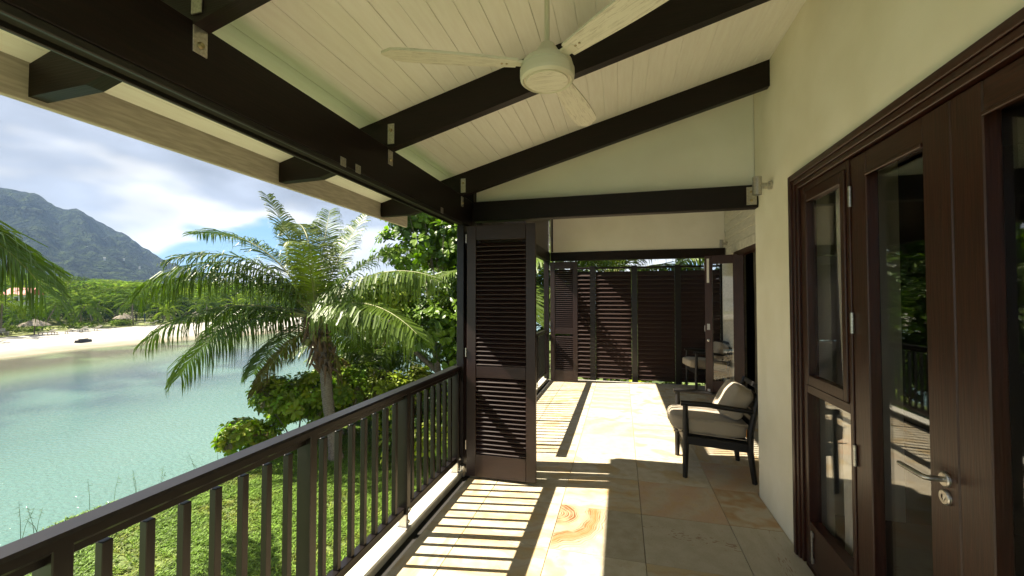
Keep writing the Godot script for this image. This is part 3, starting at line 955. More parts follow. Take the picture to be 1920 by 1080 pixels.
func build_fan() -> void:
	var f := thing("ceiling_fan", "whitewashed three-blade ceiling fan hanging on a slim rod", "fan", Vector3(-0.285, 2.50, -1.65))
	var m := MB.new()
	m.lathe([Vector2(0.0, 0.004), Vector2(0.088, 0.004), Vector2(0.094, 0.007), Vector2(0.099, 0.0), Vector2(0.1085, 0.008), Vector2(0.1105, 0.020), Vector2(0.1105, 0.046), Vector2(0.104, 0.050), Vector2(0.104, 0.054), Vector2(0.106, 0.058), Vector2(0.100, 0.078), Vector2(0.080, 0.090), Vector2(0.06, 0.094), Vector2(0.0, 0.096)], 48)
	obj("motor", m, M.fan, f)
	var dsk := MB.new()
	dsk.lathe([Vector2(0.0, -0.001), Vector2(0.084, -0.001), Vector2(0.086, 0.003)], 40)
	obj("cover_disc", dsk, M.blade, f)
	var cn := MB.new()
	cn.lathe([Vector2(0.064, 0.090), Vector2(0.060, 0.100), Vector2(0.030, 0.152), Vector2(0.016, 0.162), Vector2(0.0115, 0.166)], 32)
	obj("canopy_cone", cn, M.fan, f)
	var rd := MB.new()
	rd.tube([Vector3(0, 0.155, 0), Vector3(0, 0.545, 0)], [0.0105, 0.0105], 14)
	obj("rod", rd, M.fan, f)
	# one blade: a tapered rounded plank, thin and slightly pitched
	var outline := []
	for k in 15:
		var t := k / 14.0
		var x := lerpf(0.125, 0.655, t)
		var h := 0.040 + 0.032 * sin(minf(1.0, t * 1.25) * PI * 0.5) - 0.008 * t
		if t > 0.82: h *= sqrt(maxf(0.0, 1.0 - pow((t - 0.82) / 0.18, 2.2)))
		outline.append([x, maxf(h, 0.004)])
	var bm := MB.new()
	var tilt := Basis(Vector3.RIGHT, deg_to_rad(-9))
	for k in 14:
		var a: Array = outline[k]
		var c: Array = outline[k + 1]
		for sy in [-1.0, 1.0]:
			bm.quad(tilt * Vector3(a[0], sy * 0.005, -a[1] * 0.75), tilt * Vector3(c[0], sy * 0.005, -c[1] * 0.75), tilt * Vector3(c[0], sy * 0.005, c[1]), tilt * Vector3(a[0], sy * 0.005, a[1]), Vector3(0, sy, 0))
		for sz in [-0.75, 1.0]:
			bm.quad(tilt * Vector3(a[0], -0.005, a[1] * sz), tilt * Vector3(c[0], -0.005, c[1] * sz), tilt * Vector3(c[0], 0.005, c[1] * sz), tilt * Vector3(a[0], 0.005, a[1] * sz), Vector3(0, 0, sz))
	bm.quad(tilt * Vector3(outline[0][0], -0.005, -outline[0][1] * 0.75), tilt * Vector3(outline[0][0], -0.005, outline[0][1]), tilt * Vector3(outline[0][0], 0.005, outline[0][1]), tilt * Vector3(outline[0][0], 0.005, -outline[0][1] * 0.75), Vector3(-1, 0, 0))
	var bmesh := bm.mesh()
	var arm := MB.new()
	arm.box(Vector3(0.125, 0.0, 0.004), Vector3(0.075, 0.012, 0.042), 0.004, tilt)
	var am := arm.mesh()
	var scw := MB.new()
	scw.lathe([Vector2(0, -0.004), Vector2(0.0045, -0.003), Vector2(0.005, 0)], 8)
	var sm := scw.mesh()
	for a in [158.0, 38.0, -80.0]:
		var bl := obj("blade", bmesh, M.blade, f, Vector3(0, 0.072, 0))
		bl.rotation.y = deg_to_rad(-a)
		obj("blade_arm", am, M.fan, bl)
		for x in [0.165, 0.185]: obj("screw", sm, M.brass, bl, tilt * Vector3(x, -0.0052, 0.006))

func wall_lamp(label: String, at: Vector3) -> void:
	var l := thing("wall_lamp", label, "lamp", at, 0, "steel wall lamps")
	var m := MB.new()
	var r := 0.031
	m.lathe([Vector2(0.026, -0.066), Vector2(r, -0.068), Vector2(r, 0.068), Vector2(0.026, 0.066), Vector2(0.025, 0.03), Vector2(0.0, 0.03)], 28)
	m.lathe([Vector2(0.0, -0.04), Vector2(0.026, -0.04), Vector2(0.026, -0.066)], 28)
	obj("lamp_body", m, M.steel, l)
	var b := MB.new()
	b.lathe([Vector2(0.0, 0.012), Vector2(0.022, 0.012), Vector2(0.022, 0.075), Vector2(0.030, 0.076), Vector2(0.030, 0.098), Vector2(0.0, 0.098)], 24, Vector3.ZERO, Basis(Vector3(0, 0, 1), -PI / 2))
	obj("wall_mount", b, M.steel, l)

func soft_box(c: Vector3, s: Vector3, puff: float, sd: int, b := Basis()) -> MB:
	# a stuffed cushion: a rounded box whose faces swell
	var m := MB.new()
	var nz := noise(3.2, 3, sd)
	var n := 12
	for ax in 3:
		var u := (ax + 1) % 3
		var w := (ax + 2) % 3
		for sg in [-1.0, 1.0]:
			var rows := []
			for i in n + 1:
				var row := []
				for k in n + 1:
					var a := sin((float(i) / n - 0.5) * PI * 0.94) / sin(PI * 0.47)
					var e := sin((float(k) / n - 0.5) * PI * 0.94) / sin(PI * 0.47)
					var q := Vector3.ZERO
					q[ax] = sg; q[u] = e; q[w] = a
					# superellipsoid
					var l := pow(pow(absf(q.x), 5.0) + pow(absf(q.y), 5.0) + pow(absf(q.z), 5.0), 0.2)
					q /= l
					var p := Vector3(q.x * s.x, q.y * s.y, q.z * s.z) * 0.5
					p.y *= 1.0 + puff * (1.0 - q.x * q.x) * (1.0 - q.z * q.z)
					p += q * 0.006 * nz.get_noise_3d(p.x * 2.0, p.y * 2.0, p.z * 2.0) * 2.0
					row.append(c + b * p)
				rows.append(row if sg > 0 else row)
			if sg < 0: rows.reverse()
			m.grid(rows)
	# the normals of grid() must point outwards
	for i in m.nn.size():
		if m.nn[i].dot(m.v[i] - c) < 0.0: m.nn[i] = -m.nn[i]
	return m

func make_chair(label: String, at: Vector3, turn: float, group: String) -> Node3D:
	# faces -x; origin on the floor under the seat centre
	var c := thing("armchair", label, "chair", at, turn, group)
	for s in [-1.0, 1.0]:
		var z: float = s * 0.275
		var fl := MB.new()
		fl.tube([Vector3(-0.283, 0.0, z), Vector3(-0.275, 0.30, z), Vector3(-0.275, 0.655, z)], [0.021, 0.029, 0.022], 4)
		obj("front_leg", fl, M.black, c)
		var rl := MB.new()
		rl.tube([Vector3(0.285, 0.0, z), Vector3(0.25, 0.28, z), Vector3(0.255, 0.45, z), Vector3(0.30, 0.66, z), Vector3(0.355, 0.84, z)], [0.021, 0.028, 0.028, 0.026, 0.019], 4)
		obj("rear_leg", rl, M.black, c)
		var ar := MB.new()
		ar.tube([Vector3(-0.315, 0.668, z), Vector3(-0.10, 0.664, z), Vector3(0.29, 0.622, z)], [0.024, 0.024, 0.021], 4)
		obj("armrest", ar, M.black, c)
		var sr := MB.new()
		sr.box(Vector3(-0.012, 0.322, z * 0.985), Vector3(0.50, 0.075, 0.026), 0.004, Basis(Vector3(0, 0, 1), deg_to_rad(-4)))
		obj("side_rail", sr, M.black, c)
	box("front_rail", Vector3(-0.289, 0.30, -0.25), Vector3(-0.263, 0.375, 0.25), M.black, c)
	box("back_rail", Vector3(0.245, 0.27, -0.25), Vector3(0.27, 0.335, 0.25), M.black, c)
	for y in [0.50, 0.58, 0.66, 0.74, 0.82]:
		var t := MB.new()
		var x: float = 0.262 + maxf(0.0, y - 0.45) * 0.25
		t.box(Vector3(x, y, 0), Vector3(0.018, 0.045, 0.51), 0.004, Basis(Vector3(0, 0, 1), deg_to_rad(-16)))
		obj("back_slat", t, M.black, c)
	var seat := MB.new()
	seat.box(Vector3(-0.01, 0.352, 0), Vector3(0.50, 0.018, 0.50), 0.003, Basis(Vector3(0, 0, 1), deg_to_rad(-4)))
	obj("seat_board", seat, M.black, c)
	return c

func cushions(seat_label: String, back_label: String, at: Vector3, turn: float, sd: int) -> void:
	var b := Basis(Vector3(0, 0, 1), deg_to_rad(-4))
	var s := thing("seat_cushion", seat_label, "cushion", at, turn)
	obj("cushion", soft_box(Vector3(-0.06, 0.452, 0), Vector3(0.66, 0.155, 0.52), 0.06, sd, b), M.cloth, s)
	for e in [-1.0, 1.0]:
		var pipe := MB.new()
		pipe.tube([b * Vector3(-0.31, e * 0.066, 0.253) + Vector3(-0.06, 0.452, 0), b * Vector3(0.31, e * 0.066, 0.253) + Vector3(-0.06, 0.452, 0)], [0.005, 0.005], 6)
		obj("piping", pipe, M.cloth, s)
	var tg := MB.new()
	tg.box(Vector3(0.245, 0.425, 0.259), Vector3(0.038, 0.075, 0.006), 0.001, b)
	obj("cloth_tag", tg, M.orange, s)
	var p := thing("back_pillow", back_label, "pillow", at, turn)
	obj("cushion", soft_box(Vector3(0.175, 0.665, 0), Vector3(0.185, 0.325, 0.44), 0.0, sd + 3, Basis(Vector3(0, 0, 1), deg_to_rad(-30))), M.cloth, p)

func build_furniture() -> void:
	make_chair("dark armchair with beige cushions standing by the near wall corner", Vector3(0.835, 0, -4.355), 0.0, "veranda armchairs")
	cushions("thick beige seat cushion on the near armchair", "plump beige back pillow on the near armchair", Vector3(0.835, 0, -4.355), 0.0, 3)
	make_chair("dark armchair half hidden behind the open far door leaf", Vector3(1.50, 0, -8.18), deg_to_rad(8), "veranda armchairs")
	cushions("pale seat cushion on the far armchair", "pale back pillow on the far armchair", Vector3(1.50, 0, -8.18), deg_to_rad(8), 7)
	wall_lamp("steel cylinder wall lamp by the near tie beam bracket", Vector3(0.992, 2.462, -3.46))
	wall_lamp("small steel wall lamp above the far doorway", Vector3(1.745, 2.60, -8.12))

# ---------------------------------------------------------------- land and water
const LAWN := -3.1
const SEA := -4.0
func shore(z: float) -> float:
	var t := [[-900.0, -420.0], [-400.0, -170.0], [-220.0, -95.0], [-140.0, -62.0], [-90.0, -51.0], [-65.0, -53.0], [-47.0, -56.5], [-41.0, -57.8], [-33.0, -58.5], [-25.0, -56.2], [0.0, -53.0], [60.0, -52.0], [160.0, -60.0], [400.0, -90.0]]
	if z <= t[0][0]: return t[0][1]
	for k in t.size() - 1:
		if z <= t[k + 1][0]:
			return lerpf(t[k][1], t[k + 1][1], (z - t[k][0]) / (t[k + 1][0] - t[k][0]))
	return t[-1][1]
func sand_width(z: float) -> float:
	if z > -30.0: return 15.0
	if z > -45.0: return lerpf(23.0, 15.0, (z + 45.0) / 15.0)
	if z > -64.0: return lerpf(27.0, 23.0, (z + 64.0) / 19.0)
	return 27.0
func near_shore(z: float) -> float:
	return -11.4 - 0.25 * sin(z * 0.7) - 0.15 * sin(z * 1.9 + 1.0) + 0.02 * minf(0.0, z + 14.0) * -1.0
func far_height(x: float, z: float) -> float:
	var d := shore(z) - x
	if d < 0.0: return -4.0 + 0.12 * d
	if d < 22.0: return lerpf(-4.0, -3.15, pow(d / 22.0, 0.8))
	return -3.15 + 4.0 * smoothstep(22.0, 220.0, d)

func build_land() -> void:
	# the lagoon: patchy colour, with shore tree reflections painted in
	var w := MB.new()
	w.tinted = true
	var nz := noise(0.028, 4, 101)
	var n2 := noise(0.11, 3, 102)
	var xs := []
	for k in 15: xs.append(-1400.0 + k * 90.0)
	var x := -140.0
	while x < -4.0:
		xs.append(x)
		x += 1.1
	xs.append_array([0.0, 60.0, 400.0, 1500.0])
	var zs := [-1500.0, -900.0, -500.0, -300.0, -200.0]
	var z := -150.0
	while z < 16.0:
		zs.append(z)
		z += 1.3 if z > -70.0 else 3.0
	zs.append_array([30.0, 80.0, 250.0, 900.0])
	for zz in zs:
		for xx in xs:
			var d: float = xx - shore(zz)               # metres from the far beach
			var a := nz.get_noise_2d(xx, zz * 1.6)
			var b := n2.get_noise_2d(xx, zz * 1.8)
			var c := Vector3(0.080, 0.150, 0.138)
			c = c.lerp(Vector3(0.10, 0.175, 0.158), clampf(0.5 + 1.3 * a, 0, 1))
			var mid := smoothstep(11.0, 18.0, d) * (1.0 - smoothstep(25.0, 34.0, d))
			c = c.lerp(Vector3(0.032, 0.062, 0.082), 0.955 * mid * smoothstep(-0.45, 0.05, a + 0.5 * b + 0.1))  # bluish-grey patches in a band off the far beach
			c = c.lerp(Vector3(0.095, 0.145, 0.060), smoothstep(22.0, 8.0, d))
			c = c.lerp(Vector3(0.030, 0.028, 0.010), 0.94 * smoothstep(0.0, 2.5, d) * smoothstep(15.0, 7.0, d) * smoothstep(-0.45, 0.0, 0.7 * a + b) * smoothstep(-48.0, -38.0, zz))  # dark brown reflection of the shore trees, painted into the water colour
			c = c.lerp(Vector3(0.25, 0.23, 0.15), smoothstep(2.4, 0.0, d))
			c = c.lerp(Vector3(0.05, 0.15, 0.20), smoothstep(120.0, 400.0, absf(zz) + absf(xx) * 0.3))
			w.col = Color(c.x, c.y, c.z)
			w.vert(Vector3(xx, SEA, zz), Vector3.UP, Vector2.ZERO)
	var n := xs.size()
	for j in zs.size() - 1:
		for i in n - 1:
			var a := j * n + i
			w.ix.append_array([a, a + 1, a + n + 1, a, a + n + 1, a + n])
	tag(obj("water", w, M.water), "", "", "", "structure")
	# near garden
	var g := MB.new()
	var rows := []
	var bump := noise(0.25, 3, 104)
	for j in 60:
		var row := []
		var zz := 40.0 - j * 2.0 if j < 50 else -58.0 - (j - 49) * 40.0
		for i in 16:
			var e := [0.0, 0.25, 0.6, 1.0, 1.6, 2.5, 4.0, 6.0, 8.0, 9.6, 11.0, 16.0, 40.0, 120.0, 400.0, 1200.0]
			var xx: float = near_shore(zz) - 0.9 + e[i]
			var yy: float = [-4.5, -4.05, -3.6, -3.3, -3.16, -3.1, -3.1, -3.1, -3.1, -3.1, -3.1, -3.1, -3.1, -3.1, -3.1, -3.1][i]
			row.append(Vector3(xx, yy + (0.05 * bump.get_noise_2d(xx, zz) if i > 1 and i < 11 else 0.0), zz))
		rows.append(row)
	g.grid(rows)
	for k in g.nn.size():
		if g.nn[k].y < 0: g.nn[k] = -g.nn[k]
	tag(obj("lawn", g, M.lawn), "", "", "", "structure")
	var path := MB.new()
	path.box(Vector3(-4.25, -3.06, -3.5), Vector3(0.55, 0.10, 13.0), 0.02)
	tag(obj("garden_path", path, M.concrete), "", "", "", "structure")
	# wall below the veranda
	var fw := MB.new()
	fw.span(Vector3(-1.50, -3.3, -8.5), Vector3(-1.3, -0.301, 0.86))
	fw.span(Vector3(-1.3, -3.3, -8.6), Vector3(5.4, -0.301, -8.4))
	tag(obj("lower_wall", fw, M.plaster), "cream lower-storey wall below the veranda floor", "wall")
	# far beach and land
	var sand := []
	var land := []
	var hn := noise(0.05, 3, 106)
	for j in 121:
		var zz := 130.0 - j * 2.2 if j < 100 else -87.8 - (j - 99) * 26.0
		var sw := sand_width(zz) + 1.6 * hn.get_noise_1d(zz * 3.0)
		var r1 := []
		for i in 25:
			var d := -3.0 + (sw + 3.5) * i / 24.0
			r1.append(Vector3(shore(zz) - d, far_height(shore(zz) - d, zz) + (0.06 * hn.get_noise_2d(d * 4.0, zz * 4.0) if i > 6 else 0.0), zz))
		sand.append(r1)
		var r2 := []
		for i in 20:
			var t := i / 19.0
			var d := sw + 1.0 * t * 12.0 + 480.0 * t * t
			r2.append(Vector3(shore(zz) - d, far_height(shore(zz) - d, zz) + 0.05 + 0.35 * hn.get_noise_2d(d, zz) * minf(1.0, t * 6.0), zz))
		land.append(r2)
	var sm := MB.new()
	sm.tinted = true
	sm.grid(sand)
	for k in sm.v.size():
		var wet := smoothstep(-3.62, -3.92, sm.v[k].y)
		sm.cc[k] = Color(1, 1, 1).lerp(Color(0.52, 0.47, 0.38), wet)
	var lm := MB.new()
	lm.grid(land)
	for m in [sm, lm]:
		for k in m.nn.size():
			if m.nn[k].y < 0: m.nn[k] = -m.nn[k]
	tag(obj("beach", sm, M.sand), "", "", "", "structure")
	tag(obj("far_ground", lm, M.far_lawn), "", "", "", "structure")
	build_mountain()

func ridge_height(az: float) -> float:
	# height of the crest in metres by bearing (degrees left of straight ahead), crest line 1.5 km away
	var t := [[36.0, 10.0], [44.0, 26.0], [49.4, 62.0], [53.0, 92.0], [55.0, 114.0], [56.7, 150.0], [57.9, 178.0], [59.1, 190.0], [60.6, 222.0], [61.3, 230.0], [62.1, 222.0], [63.5, 250.0], [64.0, 257.0], [65.8, 260.0], [70.0, 275.0], [78.0, 240.0], [90.0, 150.0], [105.0, 20.0]]
	if az <= t[0][0]: return t[0][1]
	for k in t.size() - 1:
		if az <= t[k + 1][0]: return lerpf(t[k][1], t[k + 1][1], (az - t[k][0]) / (t[k + 1][0] - t[k][0]))
	return 0.0

func mountain_height(u: float, q: float) -> float:
	# u: bearing of the crest point, q: -1 front foot, 0 crest, 1 back foot
	var h := ridge_height(u)
	var k := 1.0 - absf(q)
	return h * pow(k, 1.15 if q < 0 else 0.8)

func mountain_point(u: float, q: float, nz: FastNoiseLite, fine: FastNoiseLite) -> Vector3:
	var a := deg_to_rad(u)
	var r := 1500.0 + q * 780.0
	var p := Vector3(-sin(a) * r, 0, -cos(a) * r)
	var h := mountain_height(u, q)
	var spur := (0.55 - 2.0 * absf(nz.get_noise_2d(p.x, p.z))) * 60.0 * minf(1.0, absf(q) * 4.0) * (1.0 - absf(q)) * clampf(h / 120.0, 0, 1)
	var tree := fine.get_noise_2d(p.x, p.z) * 7.0 * clampf(h / 30.0, 0, 1)
	p.y = -4.0 + h + spur + tree
	return p

func build_mountain() -> void:
	var nz := noise(0.0052, 4, 110)
	var fine := noise(0.030, 3, 111)
	var rock := noise(0.012, 4, 112)
	var m := MB.new()
	m.tinted = true
	var rows := []
	var cols := []
	for j in 91:
		var q := -1.0 + 1.7 * j / 90.0
		var row := []
		for i in 261:
			var u := 36.0 + 69.0 * i / 260.0
			row.append(mountain_point(u, q, nz, fine))
		rows.append(row)
	m.grid(rows)
	for k in m.nn.size():
		if m.nn[k].y < 0: m.nn[k] = -m.nn[k]
		var p := m.v[k]
		var r := smoothstep(0.30, 0.48, rock.get_noise_2d(p.x * 1.6, p.y * 3.0)) * smoothstep(60.0, 130.0, p.y)
		var g := clampf(0.5 + 0.9 * fine.get_noise_2d(p.x * 0.5 + 50.0, p.z * 0.5), 0.0, 1.0)
		var c := Vector3(0.75, 0.85, 0.72).lerp(Vector3(1.25, 1.3, 0.85), g).lerp(Vector3(2.6, 2.2, 2.3), r * 0.7)
		m.cc[k] = Color(c.x, c.y, c.z)
	tag(obj("mountain", m, M.mountain), "", "", "", "structure")
	# pale houses low on the slope
	rng.seed = 77
	var spots := [[59.2, -0.60, 9.0], [57.8, -0.56, 7.0], [56.6, -0.57, 7.0], [55.0, -0.70, 14.0], [53.8, -0.67, 12.0], [54.4, -0.64, 8.0], [60.4, -0.5, 7.0]]
	var words := ["white house standing alone on the left of the lower slope", "small white house in the middle of the wooded slope", "small white house right of the slope's middle", "largest white house just above the forest edge", "white house second largest above the forest edge", "small white house between the two larger slope houses", "highest white house on the wooded slope"]
	for k in spots.size():
		var e: Array = spots[k]
		var p := mountain_point(e[0], e[1], nz, fine)
		var h := thing("hillside_house", words[k], "house", p + Vector3(0, 2.0, 0), deg_to_rad(rng.randf_range(40, 80)), "white houses on the mountain slope")
		var s: float = e[2] * 0.33
		var wl := MB.new()
		wl.span(Vector3(-s * 0.5, -4.0, -s * 0.35), Vector3(s * 0.5, 1.8, s * 0.35))
		obj("wall", wl, M.far_white, h)
		var rf := MB.new()
		for sg in [-1.0, 1.0]:
			rf.quad(Vector3(-s * 0.55, 1.7, sg * s * 0.40), Vector3(s * 0.55, 1.7, sg * s * 0.40), Vector3(s * 0.55, 3.0, 0), Vector3(-s * 0.55, 3.0, 0), Vector3(0, 1, sg))
		obj("roof", rf, M.far_white, h)

# ---------------------------------------------------------------- plants
# one palm frond in its own XY plane, heading along +x
func frond(mb: MB, rib: MB, length: float, rise: float, bend: float, pairs: int, leaf: float, droop: float, width := 0.042, steps := 2) -> void:
	var n := 14
	var pts := []
	var pos := Vector3.ZERO
	var dirs := []
	for i in n + 1:
		var t := float(i) / n
		var a := deg_to_rad(rise - bend * pow(t, 1.25))
		var d := Vector3(cos(a), sin(a), 0)
		pts.append(pos)
		dirs.append(d)
		pos += d * length / n
	if rib:
		var rr := []
		for i in n + 1: rr.append(lerpf(0.038, 0.005, pow(float(i) / n, 0.7)) * length / 5.0)
		rib.tube(pts, rr, 5, false)
	var side := Vector3(0, 0, 1)
	for k in pairs:
		var t := lerpf(0.13, 1.0, (k + 0.5) / pairs)
		var f := t * n
		var i := mini(int(f), n - 1)
		var p: Vector3 = pts[i].lerp(pts[i + 1], f - i)
		var tg: Vector3 = dirs[i]
		var up := side.cross(tg)
		if up.y < 0: up = -up
		for s in [-1.0, 1.0]:
			var l := leaf * (0.34 + 0.66 * pow(sin(PI * clampf(t * 0.88 + 0.10, 0.0, 1.0)), 0.7)) * rng.randf_range(0.86, 1.1)
			var sweep := deg_to_rad(lerpf(48.0, 24.0, t) + rng.randf_range(-6, 6))
			var d: Vector3 = (side * s * sin(sweep * 1.0 + 0.35) + tg * cos(sweep + 0.35) + up * rng.randf_range(0.10, 0.36)).normalized()
			var hang := droop * rng.randf_range(0.75, 1.3)
			var wv: Vector3 = (tg - d * tg.dot(d)).normalized()
			wv = (wv + up * rng.randf_range(-0.5, 0.5)).normalized() * width * 0.5
			var p1 := p + d * l * 0.45 + Vector3.DOWN * hang * 0.13 * l
			var p2 := p + d * l * (0.98 - 0.25 * hang) + Vector3.DOWN * hang * 0.58 * l
			mb.quad(p - wv * 0.5, p + wv * 0.5, p1 + wv, p1 - wv, up)
			if steps > 1:
				var pm := p + d * l * (0.76 - 0.08 * hang) + Vector3.DOWN * hang * 0.32 * l
				mb.quad(p1 - wv, p1 + wv, pm + wv * 0.75, pm - wv * 0.75, up)
				mb.tri(pm - wv * 0.75, pm + wv * 0.75, p2, up)
			else:
				mb.tri(p1 - wv, p1 + wv, p2, up)

func trunk_mesh(pts: Array, r0: float, r1: float, sides := 12) -> MB:
	# a ringed palm stem
	var m := MB.new()
	var fine := []
	var rr := []
	var n := 46
	for k in n + 1:
		var t := float(k) / n * (pts.size() - 1)
		var i := mini(int(t), pts.size() - 2)
		var a: Vector3 = pts[maxi(i - 1, 0)]
		var b: Vector3 = pts[i]
		var c: Vector3 = pts[i + 1]
		var d: Vector3 = pts[mini(i + 2, pts.size() - 1)]
		fine.append(b.cubic_interpolate(c, a, d, t - i))
		var g := float(k) / n
		rr.append(lerpf(r0, r1, pow(g, 0.6)) * (1.0 + (0.055 if k % 2 == 0 else -0.03)) * (1.0 + 0.5 * exp(-g * 16.0)))
	m.tube(fine, rr, sides)
	return m

func palm(label: String, at: Vector3, lean: Array, r0: float, r1: float) -> Node3D:
	var t := thing("coconut_palm", label, "palm", at)
	obj("trunk", trunk_mesh(lean, r0, r1), M.bark, t)
	return t

func rosette(leaves: int, size: float, wide: float, sd: int) -> ArrayMesh:
	# broad leaves round a twig end that points along +y
	rng.seed = sd
	var m := MB.new()
	m.tinted = true
	for k in leaves:
		var a := TAU * k / leaves * 2.4 + rng.randf_range(-0.3, 0.3)
		var out := Vector3(cos(a), 0, sin(a))
		var lift := rng.randf_range(-0.25, 0.75)
		var d := (out + Vector3.UP * lift).normalized()
		var s := d.cross(Vector3.UP).normalized()
		var up := s.cross(d)
		if up.y < 0: up = -up
		var l := size * rng.randf_range(0.75, 1.15)
		var w := l * wide * 0.5
		var b := Vector3.UP * size * rng.randf_range(-0.35, 0.1)
		var p := []
		for e in [[0.12, 0.12], [0.45, 0.75], [0.72, 1.0], [0.9, 0.7]]:
			var bendv: Vector3 = Vector3.DOWN * 0.22 * l * e[0] * e[0]
			p.append([b + d * l * e[0] + bendv, s * w * e[1] + up * w * 0.28 * e[1]])
		var tip := b + d * l + Vector3.DOWN * 0.24 * l
		m.col = Color(1, 1, 1) * rng.randf_range(0.7, 1.3)
		for h in [-1.0, 1.0]:
			for i in 3:
				var q0: Vector3 = p[i][1]
				var q1: Vector3 = p[i + 1][1]
				var flat := up * 2.0
				var e0: Vector3 = Vector3(q0.x, q0.y, q0.z) if h > 0 else q0 - 2.0 * s * s.dot(q0)
				var e1: Vector3 = Vector3(q1.x, q1.y, q1.z) if h > 0 else q1 - 2.0 * s * s.dot(q1)
				m.quad(p[i][0], p[i + 1][0], p[i + 1][0] + e1, p[i][0] + e0, flat)
			var ql: Vector3 = p[3][1]
			var el: Vector3 = ql if h > 0 else ql - 2.0 * s * s.dot(ql)
			m.tri(p[3][0], tip, p[3][0] + el, up)
	return m.mesh()

func facing(p: Vector3, axis: Vector3, turn: float, s: float) -> Transform3D:
	var y := axis.normalized()
	var x := y.cross(Vector3(0.31, 0.2, 0.93)).normalized()
	var b := Basis(x, y, x.cross(y)).rotated(y, turn)
	return Transform3D(b.scaled(Vector3.ONE * s), p)

func leaf_shell(lobes: Array, count: int, s0: float, s1: float) -> Array:
	# places on and inside lobes (centre, radii), facing outwards
	var out := []
	while out.size() < count:
		var l: Array = lobes[rng.randi() % lobes.size()]
		var d := Vector3(rng.randfn(), rng.randfn(), rng.randfn()).normalized()
		if d.y < -0.55: continue
		var r := rng.randf_range(0.6, 1.14)
		var p: Vector3 = l[0] + d * l[1] * r
		out.append(facing(p, d + Vector3(0, 0.5, 0) + Vector3(rng.randfn(), rng.randfn(), rng.randfn()) * 0.25, rng.randf() * TAU, rng.randf_range(s0, s1)))
	return out

func shades(n: int, lo: float, hi: float) -> Array:
	var t := []
	for k in n:
		var f := rng.randf_range(lo, hi)
		var y := rng.randf_range(0.9, 1.15)
		t.append(Color(f * y, f, f * 0.9))
	return t

func build_plants() -> void:
	build_near_palms()
	build_big_tree()
	build_shrubs()
	build_grass()
	build_far_shore()

